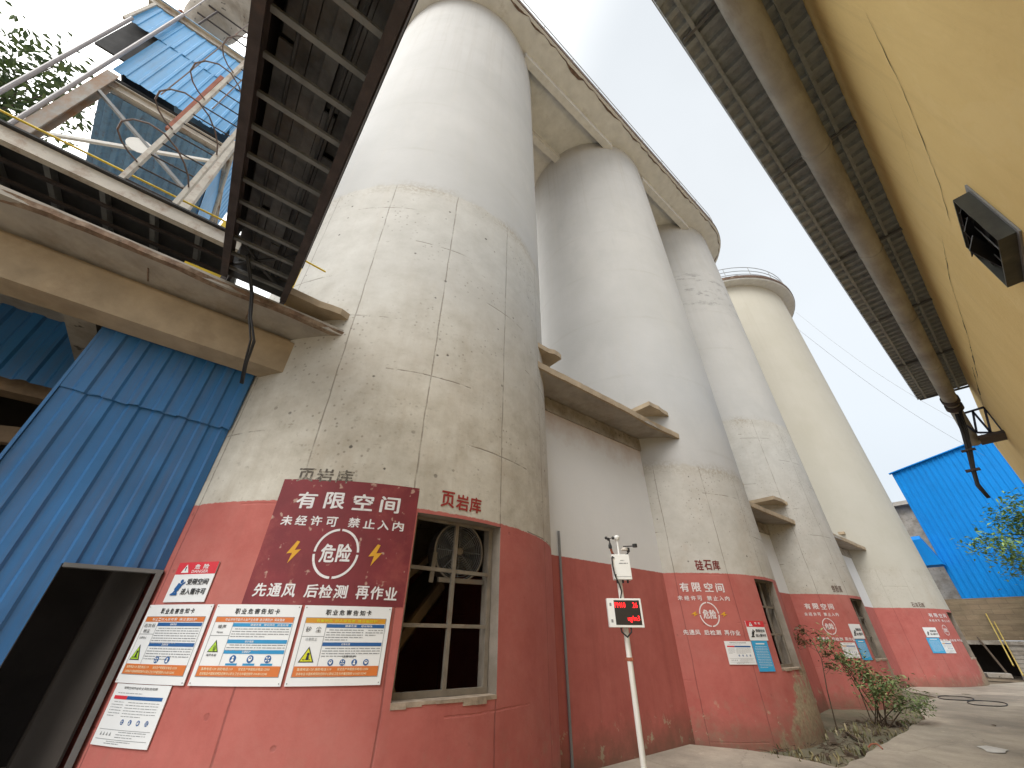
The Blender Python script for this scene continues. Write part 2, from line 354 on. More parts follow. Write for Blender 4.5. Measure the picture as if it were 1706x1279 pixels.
def leaf_mat(name, a, b):
    g = G(name); info = g.n('ShaderNodeNewGeometry')
    c = g.mix(g.ramp(info.outputs['Random Per Island'], 0, 1), a, b)
    return g.done(c, .55)
M['leaf'] = leaf_mat('shrub_leaf', (.08, .14, .05), (.24, .30, .11))
M['leaf_tree'] = leaf_mat('tree_leaf', (.05, .095, .05), (.16, .23, .08))
M['leaf_far'] = leaf_mat('far_tree_leaf', (.075, .15, .04), (.20, .30, .07))
M['leaf_dry'] = leaf_mat('dry_weed_leaf', (.10, .11, .045), (.28, .23, .12))
M['twig'] = surf('twig_bark', (.085, .06, .04), .9, var=.3, scale=8)
M['bark'] = surf('tree_bark', (.10, .08, .06), .95, var=.35, scale=5, bump=.8)

M['steel_dark2'] = surf('grimy_cross_member', (.165, .17, .172), .75, var=.3, scale=6, dirt=(.11, .07, .04), amt=.3, dscale=3)
M['steel_grey2'] = surf('rafter_grey_steel', (.14, .14, .135), .7, var=.25, scale=4)
M['steel_blue'] = surf('dark_blue_steel', (.03, .04, .09), .6, var=.3, scale=5)
M['hood'] = surf('sooty_hood_steel', (.035, .036, .028), .55, var=.5, scale=6, dirt=(.11, .105, .06), amt=.3, dscale=5)
M['rust_mix'] = surf('flaking_rusty_column', (.34, .33, .31), .7, var=.2, scale=3, dirt=(.30, .15, .06), amt=.46, dscale=2.4, stretch=(1, 1, .6))
M['leaf_dry2'] = leaf_mat('sapling_leaf', (.05, .05, .016), (.17, .12, .05))
M['frame_grey'] = surf('dull_grey_frame', (.15, .15, .15), .6, var=.2, dirt=(.10, .07, .05), amt=.3, dscale=3)
M['blue_far'].node_tree.nodes['Principled BSDF'].inputs['Specular IOR Level'].default_value = .12
M['yellow_old'] = surf('faded_yellow_paint', (.42, .31, .06), .6, var=.2, dirt=(.22, .13, .06), amt=.4, dscale=3)
M['scrap'] = surf('pale_scrap', (.50, .49, .46), .8, var=.15)

def stone_mat():
    g = G('block_retaining_wall'); x, y, z = g.sep()
    n = g.n('ShaderNodeTexBrick'); g.put(n.inputs['Vector'], g.comb(x, z)); n.inputs['Scale'].default_value = 1
    n.inputs['Brick Width'].default_value = .8; n.inputs['Row Height'].default_value = .26; n.inputs['Mortar Size'].default_value = .02
    n.inputs['Color1'].default_value = (.25, .185, .12, 1); n.inputs['Color2'].default_value = (.20, .15, .10, 1); n.inputs['Mortar'].default_value = (.17, .13, .09, 1)
    c = g.mix(g.math('MULTIPLY', g.ramp(g.noise(1.2, 7, .7), .45, .7), .6), n.outputs['Color'], (.12, .10, .06)); c = g.mix(g.math('MULTIPLY', g.ramp(g.noise(1., 7, .75, stretch=(.5, 1, 3)), .48, .62), .6), c, (.29, .23, .15))
    g.bump(g.noise(6, 6, .7), .6, .03); return g.done(c, .95)
M['stonewall'] = stone_mat()

# ------------------------------------------------------------------ text
_tx = {}
def text_mesh(s, offset=.0, spacing=1.):
    k = (s, offset, spacing)
    if k in _tx: return _tx[k]
    cu = bpy.data.curves.new('lettering', 'FONT'); cu.body = s; cu.size = 1; cu.offset = offset; cu.space_character = spacing
    cu.resolution_u = 2; cu.fill_mode = 'FRONT'
    o = bpy.data.objects.new('lettering', cu); COL.objects.link(o)
    dg = bpy.context.evaluated_depsgraph_get(); me = bpy.data.meshes.new_from_object(o.evaluated_get(dg))
    vs = np.array([v.co[:2] for v in me.vertices]) if len(me.vertices) else np.zeros((0, 2)); fs = [tuple(p.vertices) for p in me.polygons]
    bpy.data.objects.remove(o); bpy.data.curves.remove(cu); bpy.data.meshes.remove(me)
    if len(vs):
        lo, hi = vs.min(0), vs.max(0); vs = (vs - lo) / np.maximum(hi - lo, 1e-6)
    _tx[k] = (vs, fs); return _tx[k]

class Cyl:
    """a patch of a silo's outside wall: u runs along the wall in metres, v is height"""
    def __init__(s, c, R, th0): s.c = c; s.R = R; s.t0 = th0
    def __call__(s, u, v, off=0):
        t = R_(s.t0) + u / s.R; r = s.R + off; return (s.c[0] + r * math.cos(t), s.c[1] + r * math.sin(t), v)
class Flat:
    def __init__(s, o, u, v): s.o = V(o); s.u = V(u).normalized(); s.v = V(v).normalized(); s.n = s.u.cross(s.v)
    def __call__(s, u, v, off=0): return tuple(s.o + s.u * u + s.v * v + s.n * off)

def put_text(mb, mp, s, u0, v0, w, h, off, bold=.012, jit=0):
    vs, fs = text_mesh(s, .004 if bold else 0.)
    if (bold >= .018 and h > .03) or h > .06:      # heavier stencil strokes: the letter is gone over three times
        e = .024 * h
        for k, (a, b) in enumerate(((-e, -e * .6), (e, -e * .4), (0, e))): mb.add([mp(u0 + p[0] * w + a, v0 + p[1] * h + b, off + .0004 * k) for p in vs], fs)
    else: mb.add([mp(u0 + p[0] * w, v0 + p[1] * h, off) for p in vs], fs)
def put_line(mb, mp, chars, u0, v0, w, h, off, bold=.012, gap=.25, slant=0.):
    """characters set one by one at equal pitch, like stencils (a space is a half pitch)"""
    n = sum(.5 if c == ' ' else 1 for c in chars); p = w / n; u = u0
    for c in chars:
        if c == ' ': u += p * .5; continue
        jx = random.uniform(-.02, .02) * p
        put_text(mb, mp, c, u + p * gap / 2 + jx, v0 + random.uniform(-.03, .03) * h, p * (1 - gap), h, off, bold); u += p
def rect(mb, mp, u0, v0, u1, v1, off, step=.07):
    n = max(1, int(abs(u1 - u0) / step)); vs = []
    for i in range(n + 1):
        u = u0 + (u1 - u0) * i / n; vs += [mp(u, v0, off), mp(u, v1, off)]
    mb.add(vs, [(2 * i, 2 * i + 2, 2 * i + 3, 2 * i + 1) for i in range(n)])
def plate(mb, mp, u0, v0, u1, v1, o0, o1, step=.07):
    n = max(1, int(abs(u1 - u0) / step)); vs = []
    for i in range(n + 1):
        u = u0 + (u1 - u0) * i / n; vs += [mp(u, v0, o1), mp(u, v1, o1), mp(u, v0, o0), mp(u, v1, o0)]
    f = []
    for i in range(n):
        a, b = 4 * i, 4 * i + 4; f += [(a, b, b + 1, a + 1), (a + 2, a + 3, b + 3, b + 2), (a, a + 2, b + 2, b), (a + 1, b + 1, b + 3, a + 3)]
    e = 4 * n; f += [(0, 1, 3, 2), (e, e + 2, e + 3, e + 1)]
    mb.add(vs, f)
def ring(mb, mp, uc, vc, ru, rv, w, off, a0=0, a1=360, n=48):
    vs = []; 
    for i in range(n + 1):
        t = R_(a0 + (a1 - a0) * i / n)
        vs += [mp(uc + ru * math.cos(t), vc + rv * math.sin(t), off), mp(uc + (ru - w) * math.cos(t), vc + (rv - w) * math.sin(t), off)]
    mb.add(vs, [(2 * i, 2 * i + 2, 2 * i + 3, 2 * i + 1) for i in range(n)])
def disc(mb, mp, uc, vc, r, off, n=20):
    mb.add([mp(uc + r * math.cos(2 * math.pi * k / n), vc + r * math.sin(2 * math.pi * k / n), off) for k in range(n)], [tuple(range(n))])
def poly(mb, mp, pts, off): mb.add([mp(u, v, off) for u, v in pts], [tuple(range(len(pts)))])
def printed(mb, mp, u0, v0, u1, rows, dv, off, hh=.006, last=.6):
    """rows of print too small to read: broken short strips"""
    for r in range(rows):
        u = u0 + (.02 if r == 0 else 0); end = u1 if r < rows - 1 else u0 + (u1 - u0) * last
        while u < end:
            w = random.uniform(.012, .05); rect(mb, mp, u, v0 - r * dv, min(u + w, end), v0 - r * dv + hh, off, 1); u += w + random.uniform(.004, .009)
bolt_pts = [(.55, 1), (.0, .42), (.42, .46), (.28, 0), (1, .62), (.55, .58), (.78, .96)]

# ------------------------------------------------------------------ camera
F, pitch, yaw, roll = 633.84, .585, -.895, -.01
cp, sp = math.cos(pitch), math.sin(pitch)
f_ = V((math.sin(yaw) * cp, math.cos(yaw) * cp, sp)); r_ = V((math.cos(yaw), -math.sin(yaw), 0)); d_ = f_.cross(r_)
r2 = r_ * math.cos(roll) + d_ * math.sin(roll); d2 = -r_ * math.sin(roll) + d_ * math.cos(roll)
cam = bpy.data.cameras.new('camera'); cam.sensor_width = 36; cam.lens = 36 * F / 1706; cam.clip_start = .05; cam.clip_end = 2000
co = bpy.data.objects.new('camera', cam); COL.objects.link(co)
co.matrix_world = Matrix(((r2.x, -d2.x, -f_.x, 0), (r2.y, -d2.y, -f_.y, 0), (r2.z, -d2.z, -f_.z, 1.6), (0, 0, 0, 1)))
sc.camera = co

# ------------------------------------------------------------------ light
SUN_EL, SUN_AZ = R_(48), R_(157)          # azimuth measured from +Y towards +X
sd = V((math.sin(SUN_AZ) * math.cos(SUN_EL), math.cos(SUN_AZ) * math.cos(SUN_EL), math.sin(SUN_EL)))
L = bpy.data.lights.new('sun', 'SUN'); L.energy = 1.0; L.angle = R_(30); L.color = (1, .97, .92)
lo = bpy.data.objects.new('sun', L); COL.objects.link(lo); lo.rotation_euler = (-sd).to_track_quat('-Z', 'Y').to_euler()
w = bpy.data.worlds.new('World'); sc.world = w; w.use_nodes = True; nt = w.node_tree; bg = nt.nodes['Background']
def wn_(t, **k):
    n = nt.nodes.new(t)
    for a, b in k.items(): setattr(n, a, b)
    return n
sk = wn_('ShaderNodeTexSky', sky_type='NISHITA', sun_disc=False, sun_elevation=SUN_EL, sun_rotation=SUN_AZ); sk.dust_density = 3; sk.air_density = 1.2
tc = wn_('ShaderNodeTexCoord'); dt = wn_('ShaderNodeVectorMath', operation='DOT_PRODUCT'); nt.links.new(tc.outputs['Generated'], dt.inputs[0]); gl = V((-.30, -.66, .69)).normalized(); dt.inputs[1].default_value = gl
glow = wn_('ShaderNodeMapRange', interpolation_type='SMOOTHSTEP'); nt.links.new(dt.outputs['Value'], glow.inputs[0])      # bright sky added behind the camera to light silos and yellow wall
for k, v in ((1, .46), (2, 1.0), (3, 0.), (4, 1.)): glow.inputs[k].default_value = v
sx = wn_('ShaderNodeSeparateXYZ'); nt.links.new(tc.outputs['Generated'], sx.inputs[0])
mr = wn_('ShaderNodeMapRange'); nt.links.new(sx.outputs[2], mr.inputs[0]); mr.inputs[1].default_value = .1; mr.inputs[2].default_value = .8
def wmix(f, a, b, mode='MIX'):
    n = wn_('ShaderNodeMix', data_type='RGBA', blend_type=mode)
    for i, v in ((0, f), (6, a), (7, b)):
        if isinstance(v, bpy.types.NodeSocket): nt.links.new(v, n.inputs[i])
        else: n.inputs[i].default_value = v if i == 0 else (*v, 1)
    return n.outputs[2]
cloud = wmix(mr.outputs[0], (3.55, 3.88, 4.2), (3.95, 4.15, 4.32))
nz = wn_('ShaderNodeTexNoise'); nz.inputs['Scale'].default_value = 1.6; nz.inputs['Detail'].default_value = 4; nt.links.new(tc.outputs['Generated'], nz.inputs['Vector'])
rp = wn_('ShaderNodeMapRange'); nt.links.new(nz.outputs['Fac'], rp.inputs[0])
for k, v in ((1, .35), (2, .65), (3, .95), (4, 1.05)): rp.inputs[k].default_value = v
cloud = wmix(1., cloud, rp.outputs[0], 'MULTIPLY')
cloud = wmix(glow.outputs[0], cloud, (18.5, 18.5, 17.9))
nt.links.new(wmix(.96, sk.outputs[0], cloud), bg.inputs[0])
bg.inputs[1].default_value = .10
sc.view_settings.view_transform = 'Standard'; sc.view_settings.look = 'None'; sc.view_settings.gamma = 1; sc.view_settings.exposure = 1.18
sc.view_settings.use_curve_mapping = False

# ================================================================== GROUND
def grid_sheet(x0, x1, y0, y1, nx, ny, zf):
    mb = MB(); vs = [(x0 + (x1 - x0) * i / nx, y0 + (y1 - y0) * j / ny, 0) for i in range(nx + 1) for j in range(ny + 1)]
    vs = [(x, y, zf(x, y)) for x, y, _ in vs]
    return mb.add(vs, [(i * (ny + 1) + j, (i + 1) * (ny + 1) + j, (i + 1) * (ny + 1) + j + 1, i * (ny + 1) + j + 1) for i in range(nx) for j in range(ny)])
g_ = obj('ground', MB().add([(-400, -400, -.16), (400, -400, -.16), (400, 400, -.16), (-400, 400, -.16)], [(0, 1, 2, 3)]), M['ground']); struct(g_)
from mathutils import noise as mn
def edge_poly(pts, amp, step=.25):
    out = []
    for i, p in enumerate(pts):
        q = pts[(i + 1) % len(pts)]; L = math.dist(p, q); n = max(1, int(L / step)) if amp else 1
        for k in range(n):
            t = k / n; x = p[0] + (q[0] - p[0]) * t; y = p[1] + (q[1] - p[1]) * t
            d = mn.noise((x * 1.7, y * 1.7, 3.1)) * amp
            out.append((x + d, y + d * .4))
    return out
rim = [(-3.75, 8.9), (-3.05, 8.78), (-3.06, 12.5), (-3.18, 15.6), (-3.45, 16.9), (-3.9, 18.6)]; yard = []
for p, q in zip(rim[:-1], rim[1:]):
    n = int(math.dist(p, q) / .16)
    for k in range(n): x = p[0] + (q[0] - p[0]) * k / n; y = p[1] + (q[1] - p[1]) * k / n; yard.append((x + .07 * mn.noise((x * 2.1, y * 2.1, 3.1)), y + .03 * mn.noise((x * 3, y * 3, 7))))
yard += [(-3.9, 18.6), (-3.8, 21.6), (-5.1, 23.3), (-5.1, 25), (-3, 30.5), (-2.2, 34), (12, 34), (12, -25), (-12, -25), (-12, -.3), (-5.3, -.3), (-5.3, 8.3), (-4.35, 8.8)]
y_ = obj('yard_slab', MB().prism(yard, -.155, 0.), M['slab']); struct(y_)
s_ = obj('gutter_dirt', grid_sheet(-7., -2.9, 8.0, 24, 40, 130, lambda x, y: -.105 + .05 * mn.noise((x * 1.1, y * 1.1, 0)) + .03 * mn.noise((x * 4, y * 4, 2)) + .05 * max(0, (-4.6 - x)) + .085 * min(1, max(0, (y - 14.6) / 2.4))), M['strip'], smooth=True); struct(s_)

# ================================================================== SILOS
X0 = -7.06; C1, C2, C3 = (X0, 2.65), (X0, 10.96), (X0, 18.10); RS = 3.05; C4 = (-8.46, 29.33); R4 = 5.22
M['silo1'] = silo_mat('shale_silo_wall', 9.08, seed=0, tilt=-.03, peel=(80, 60))
M['silo2'] = silo_mat('silica_silo_wall', 5.3, seed=3.3, peel=(-12, 45), rise=.8)
M['silo3'] = silo_mat('iron_silo_wall', 9.1, seed=7.1, peel=(-10, 50), hscr=(15.2, 18.4), rise=.8)
M['silo4'] = silo_mat('limestone_silo_wall', 4.4, R=R4, cream=.9, seed=11.7, peel=(-6, 60), rise=-2)
def silo(c, R, top, win, mat, label):
    t = thing('storage_silo', label, 'silo', (c[0], c[1], 0), 'concrete storage silos')
    w0, w1, wz0, wz1 = win
    th = sorted(set([w0, w1] + [-180 + 360 * i / 120 for i in range(120) if not any(abs(-180 + 3 * i - q) < 1.4 for q in (w0, w1))]))
    zs = sorted(set([-.16, .5, wz0, 1.9, wz1, 4.2, 7, 11, 15, 19, top]))
    mb = MB(); n = len(th)
    for (r, zl) in ((R, zs), (R - .3, [z for z in zs if z < 5])):
        o = len(mb.v)
        for z in zl:
            for a in th: mb.v.append((c[0] + r * math.cos(R_(a)), c[1] + r * math.sin(R_(a)), z))
        for i in range(len(zl) - 1):
            for k in range(n):
                a0 = th[k]; zc = (zl[i] + zl[i + 1]) / 2
                if w0 - .01 <= a0 < w1 - .01 and wz0 < zc < wz1: continue
                A = o + i * n; B = A + n; k2 = (k + 1) % n
                mb.f.append((A + k, A + k2, B + k2, B + k))
        if r != R: mb.f.append(tuple(o + (len(zl) - 1) * n + k for k in range(n)))
    wall = obj('wall', mb, mat, t, smooth=True)
    # window opening
    rv = MB(); cyl = Cyl(c, R, 0)
    def at(a, z, r): return (c[0] + r * math.cos(R_(a)), c[1] + r * math.sin(R_(a)), z)
    steps = [w0 + (w1 - w0) * i / 8 for i in range(9)]
    for a, b in zip(steps[:-1], steps[1:]):
        rv.add([at(a, wz1, R), at(b, wz1, R), at(b, wz1, R - .3), at(a, wz1, R - .3)], [(0, 1, 2, 3)])
        rv.add([at(a, wz0, R), at(b, wz0, R), at(b, wz0, R - .3), at(a, wz0, R - .3)], [(0, 1, 2, 3)])
    for a in (w0, w1): rv.add([at(a, wz0, R), at(a, wz1, R), at(a, wz1, R - .3), at(a, wz0, R - .3)], [(0, 1, 2, 3)])
    obj('window_reveal', rv, M['reveal'], t)
    sl = MB()
    for a, b in zip(steps[:-1], steps[1:]):
        r1, r2_ = R + .004 + random.uniform(0, .012), R + .004 + random.uniform(0, .012); zb = wz0 - random.uniform(.012, .05)
        sl.add([at(a, zb, r1), at(b, zb, r1), at(b, wz0 + .012, r1), at(a, wz0 + .012, r1), at(a, zb, R - .16), at(b, zb, R - .16), at(b, wz0 + .012, R - .16), at(a, wz0 + .012, R - .16)],
               [(0, 1, 2, 3), (3, 2, 6, 7), (0, 3, 7, 4), (1, 5, 6, 2), (0, 4, 5, 1)])
    obj('sill', sl, M['sill'], t)
    am = (w0 + w1) / 2; hw = (R - .13) * math.sin(R_((w1 - w0) / 2)) - .005; rc = (R - .13) * math.cos(R_((w1 - w0) / 2)) - .02
    base = V(at(am, 0, rc)); ux = V((-math.sin(R_(am)), math.cos(R_(am)), 0)); nx = V((math.cos(R_(am)), math.sin(R_(am)), 0))
    fr = MB(); b = .032
    def fb(u0, z0, u1, z1, wd=b, dp=.04, o=0): fr.bar(base + ux * u0 + V((0, 0, z0)) + nx * o, base + ux * u1 + V((0, 0, z1)) + nx * o, wd, dp, up=nx)
    fb(-hw + .02, wz0 + .02, -hw + .02, wz1); fb(hw - .03, wz0 + .02, hw - .03, wz1, .05)
    fb(-hw, wz1 - .02, hw, wz1 - .02, b, .04, .003); fb(-hw, wz0 + .04, hw, wz0 + .04, .055, .045, .003)
    fb(.02, wz0 + .05, .02, wz1 - .02, .042, .04, .006)
    H_ = wz1 - wz0
    fb(-hw, wz0 + H_ * .36, hw, wz0 + H_ * .36, .035, .03, .001); fb(-hw, wz0 + H_ * .68, hw, wz0 + H_ * .675, .038, .03, .001)
    obj('window_frame', fr, M['frame'], t)
    return t, base, ux, nx
WIN = (-13.6, 8.0, 1.08, 2.76)
S1, wb, wu, wn = silo(C1, RS, 22.52, WIN, M['silo1'], 'nearest white silo with a dark red warning panel and wide barred window')
S2, *_ = silo(C2, RS, 22.52, (-10.6, 7.4, 1.08, 2.74), M['silo2'], 'second silo along the row, behind the white monitoring pole')
S3, *_ = silo(C3, RS, 22.52, (-12.9, 8, 1.1, 2.72), M['silo3'], 'third silo, last one under the shared roof slab, behind the leafy bush')
S4, *_ = silo(C4, R4, 23.8, (-8.0, 5, .95, 2.7), M['silo4'], 'cream farthest silo with its own railed round top, beside the blue shed')
# braces of the hopper seen dimly through the first window
hb = MB(); O = V((C1[0], C1[1], 0))
hb.bar(O + V((2.35, -1.15, 1.55)), O + V((1.75, .15, 2.55)), .07, .07); hb.bar(O + V((2.3, -1.2, .55)), O + V((1.7, .4, 2.2)), .06, .12)
hb.bar(O + V((2.3, -.9, 1.9)), O + V((2.35, -.35, 1.0)), .04, .04)
obj('hopper_brace', hb, M['hopper_brown'], S1)
hp_ = MB(); hp_.add([tuple(O + V(p)) for p in ((2.45, -1.5, .2), (1.2, 1.1, 2.75), (1.0, .95, 2.3), (2.3, -1.6, -.1), (.2, -1.2, .2), (.2, .9, 2.6))], [(0, 1, 2, 3), (0, 1, 5, 4)])
obj('hopper_chute', hp_, M['hopper_brown'], S1)

# ledge stubs of the broken upper slab, one mesh each
def stub(par, y0, y1, z, xf, th=.12, name='ledge'):
    mb = MB(); n = 8; xs = xf; back = -5.4
    for i in range(n):
        a = y0 + (y1 - y0) * i / n; b = y0 + (y1 - y0) * (i + 1) / n
    pts_t = [(back, y0), (back, y1)] + [(xs + random.uniform(-.04, .02), y1 + (y0 - y1) * i / n) for i in range(n + 1)]
    mb.prism(pts_t, z, z + th); return obj(name, mb, M['conc_tan'], par)
stub(S1, 4.0, 4.95, 6.62, -4.45); stub(S2, 8.3, 9.42, 6.74, -4.5)
stub(S3, 15.3, 16.45, 5.62, -4.5); stub(S2, 12.4, 13.2, 5.62, -4.6)
stub(S1, -.15, 1.02, 5.42, -4.68, .11); stub(S4, 25.2, 26.4, 5.95, -5.0)

# shared roof slab over the first three silos
def stadium(r, n=40):
    p = [(X0 + r * math.cos(R_(-180 + 180 * i / n)), C1[1] + r * math.sin(R_(-180 + 180 * i / n))) for i in range(n + 1)]
    q = [(X0 + r * math.cos(R_(180 * i / n)), C3[1] + r * math.sin(R_(180 * i / n))) for i in range(n + 1)]
    return p + q
rs = thing('silo_roof_slab', 'long concrete roof slab with rusty rounded edge joining the tops of three silos', 'roof slab', (X0, 10.4, 22.5))
obj('slab', MB().prism(stadium(3.84), 22.5, 22.72), M['slabroof'], rs)
ed = MB(); st = []
sp_ = stadium(3.87); 
for i, p in enumerate(sp_):
    q = sp_[(i + 1) % len(sp_)]; n = max(1, int(math.dist(p, q) / .22))
    for k in range(n): st.append((p[0] + (q[0] - p[0]) * k / n, p[1] + (q[1] - p[1]) * k / n))
N = len(st); vs = []
for (x, y) in st:
    e = abs(mn.noise((x * .9, y * .9, 1))) * .16 + random.uniform(0, .05); vs += [(x, y, 22.58 - e * .35), (x, y, 22.76)]
    cx_ = X0; cy_ = min(max(y, C1[1]), C3[1]); d = V((x - cx_, y - cy_)).normalized() * (.07 + e * 1.7)
    vs += [(x - d.x, y - d.y, 22.585 - e * .3 - .09), (x - d.x * 1.5, y - d.y * 1.5, 22.76)]
fs = []
for i in range(N):
    a, b = 4 * i, 4 * ((i + 1) % N); fs += [(a, b, b + 1, a + 1), (a, a + 2, b + 2, b), (a + 1, b + 1, b + 3, a + 3), (a + 2, a + 3, b + 3, b + 2)]
obj('broken_edge', ed.add(vs, fs), M['rust_edge'], rs)
for (p0, p1) in ((C1, C2), (C2, C3)):
    for dx in (2.72, .66):
        dy = math.sqrt(RS ** 2 - dx ** 2) - .1; b = MB()
        b.span((X0 + dx - .15, p0[1] + dy, 22.02), (X0 + dx + .15, p1[1] - dy, 22.498)); obj('roof_beam', b, M['slabroof'], rs)
rl = MB()
rp_ = [p for i, p in enumerate(st) if i % 1 == 0 and p[0] > X0 - 1.5]
rp_ = [(X0 + (p[0] - X0) * .985, p[1]) for p in rp_]
for zr in (23.2, 23.75): rl.tube([(x, y, zr) for x, y in rp_], .018, 5)
for x, y in rp_[::8]: rl.tube([(x, y, 22.7), (x, y, 23.75)], .018, 5)
obj('railing', rl, M['steel_grey'], rs)
r4 = thing('silo_cap_slab', 'round concrete cap with a thin railing on top of the farthest silo', 'roof slab', (C4[0], C4[1], 23.8))
obj('slab', MB().lathe((C4[0], C4[1], 0), [(5.85, 23.8), (5.92, 23.9), (5.92, 24.05), (5.8, 24.06)], 72), M['slabroof'], r4)
obj('rusty_rim', MB().lathe((C4[0], C4[1], 0), [(5.925, 23.88), (5.95, 23.9), (5.95, 24.12), (5.80, 24.13)], 72, cap=False), M['rust_edge'], r4)
rl = MB(); cir = [(C4[0] + 5.75 * math.cos(R_(a)), C4[1] + 5.75 * math.sin(R_(a))) for a in range(0, 360, 6)]
for zr in (24.45, 24.8, 25.2): rl.tube([(x, y, zr) for x, y in cir], .025, 5, True)
for x, y in cir[::3]: rl.tube([(x, y, 24.05), (x, y, 25.2)], .025, 5)
obj('railing', rl, M['steel_grey'], r4)
obj('blue_drum', MB().lathe((C4[0] + 3.6, C4[1] - 3.6, 24.06), [(.45, 0), (.45, .55)], 20), M['steel_grey'], r4)

# ================================================================== BAY WALLS AND CANOPIES
def bay(y0, y1, zt, label):
    t = thing('bay_wall', label, 'wall', (-5.2, (y0 + y1) / 2, 0), 'infill walls between the silos')
    obj('panel', MB().span((-5.5, y0, -.16), (-5.2, y1, zt)), M['bay'], t)
    obj('head_beam', MB().span((-5.48, y0 + .02, zt - .34), (-5.165, y1 - .02, zt - .004)), M['conc'], t)
bay(4.5, 9.2, 6.06, 'smooth grey and red wall between the first and second silo')
bay(12.7, 16.3, 4.93, 'narrow white and red wall strip between the second and third silo')
bay(19.8, 26.2, 5.2, 'white strip of wall between the third silo and the cream one')
def canopy(y0, y1, z, xf, label, th=.13):
    t = thing('concrete_canopy', label, 'canopy', (xf, (y0 + y1) / 2, z), 'concrete canopies over the bays')
    obj('slab', MB().span((-5.5, y0, z), (xf - .03, y1, z + th)), M['soffit'], t)
    mb = MB(); n = int((y1 - y0) / .12); vs = []
    for i in range(n + 1):
        y = y0 + (y1 - y0) * i / n; k = max(0, mn.noise((y * .8, z, 5)) + .12) * (1 if .1 < i / n < .9 else .3)
        e = random.uniform(0, .012)
        vs += [(xf - k * .12 + e, y, z - .012 + k * .05), (xf - k * .05 + e, y, z + th + .004 - k * .02), (xf - .04 - k * .16, y, z - .014), (xf - .1, y, z + th + .006)]
    fs = []
    for i in range(n): a, b = 4 * i, 4 * i + 4; fs += [(a, b, b + 1, a + 1), (a, a + 2, b + 2, b), (a + 1, b + 1, b + 3, a + 3)]
    e_ = 4 * n; fs += [(0, 1, 3, 2), (e_, e_ + 2, e_ + 3, e_ + 1)]
    obj('broken_edge', mb.add(vs, fs), M['conc_tan'], t); return t
canopy(4.0, 9.5, 6.08, -4.45, 'long chipped concrete canopy over the grey wall behind the monitoring pole')
canopy(12.5, 16.5, 4.95, -4.5, 'short concrete canopy ledge between the second and third silo')
canopy(19.6, 25.9, 5.22, -4.6, 'small distant concrete canopy ledge beside the cream silo')

# grey conduit on the bay wall
tag(obj('conduit_pipe', MB().tube([(-5.17, 5.29, 0), (-5.17, 5.28, 3.22)], .022, 8), M['steel_grey'], loc=(-5.17, 5.29, 0)), 'thin grey conduit running up the red wall beside the first silo', 'pipe')

# ================================================================== PAINTED NOTICES
def notice(par, c, R, th0, z, w, boards, wm, full, k=1.):
    """w = width along the wall, z = dict of heights"""
    mp = Cyl(c, R, th0)
    if boards:
        mb = MB(); n = 16; e = []
        rect(mb, mp, -.10, z['b0'], w + .10, z['b1'], .003, .08)
        pn = obj('warning_panel', mb, boards, par)
    else:
        pn = None
    P_ = pn or par
    off = .006
    mb = MB(); put_line(mb, mp, '有限空间', .06 * w, z['l1'], w * .9, z['h1'], off, .03, .30); 
    h_ = obj('painted_lettering', mb, wm, P_)
    mb = MB(); put_line(mb, mp, '未经许可 禁止入内', 0, z['l2'], w, z['h2'], off, .018, .26); obj('painted_lettering', mb, wm, P_)
    uc = w * z['uc']
    mb = MB()
    for a in (4, 94, 184, 274): ring(mb, mp, uc, z['rc'], z['rr'] * .93, z['rr'], .022 * k, off, a, a + 84, 16)
    obj('painted_ring', mb, wm, P_)
    mb = MB(); put_line(mb, mp, '危险', uc - z['rr'] * .66, z['rc'] - z['rr'] * .36, z['rr'] * 1.32, z['rr'] * .72, off, .02, .14); obj('painted_lettering', mb, wm, P_)
    mb = MB(); put_line(mb, mp, '先通风 后检测 再作业', z['u3'], z['l3'], w + z['w3'], z['h3'], off, .03, .14); obj('painted_lettering', mb, wm, P_)
    if full:
        bw, bh = z['bw'], z['bh']
        for u in z['bolts']:
            mb = MB(); pts = [(u + (a - .5) * bw, z['rc'] + (b - .5) * bh) for a, b in bolt_pts]
            mb.add([mp(p[0], p[1], off) for p in pts], [(0, 1, 2), (0, 2, 5, 6), (2, 3, 4, 5)]); obj('lightning_bolt', mb, M['p_yellow'], P_)
    return pn
M['panel_red'] = surf('dark_red_notice_paint', (.185, .020, .027), .7, var=.22, scale=3, dirt=(.33, .075, .06), amt=.36, dscale=1.6, speck=((.40, .25, .2), 12))
notice(S1, C1, RS, -39.9, dict(b0=1.83, b1=3.03, l1=2.72, h1=.17, l2=2.54, h2=.095, uc=.505, rc=2.285, rr=.235, l3=1.89, h3=.11, u3=-.03, w3=.06, bw=.13, bh=.21, bolts=(.24, 1.03)), 1.285, M['panel_red'], M['p_white'], True)
notice(S2, C2, RS, -48.9, dict(l1=2.43, h1=.17, l2=2.27, h2=.085, uc=.52, rc=2.015, rr=.225, l3=1.65, h3=.085, u3=-.02, w3=.04, bw=.16, bh=.09, bolts=(.30, .92)), 1.16, None, M['p_white2'], True)
notice(S3, C3, RS, -48.6, dict(l1=2.38, h1=.155, l2=2.2, h2=.09, uc=.57, rc=1.93, rr=.215, l3=1.56, h3=.085, u3=.12, w3=.12, bw=.1, bh=.1, bolts=()), 1.10, None, M['p_white2'], False)
notice(S4, C4, R4, -27.0, dict(l1=2.46, h1=.15, l2=2.29, h2=.09, uc=.5, rc=1.98, rr=.20, l3=1.56, h3=.085, u3=.05, w3=.2, bw=.1, bh=.1, bolts=()), 1.55, None, M['p_white2'], False)
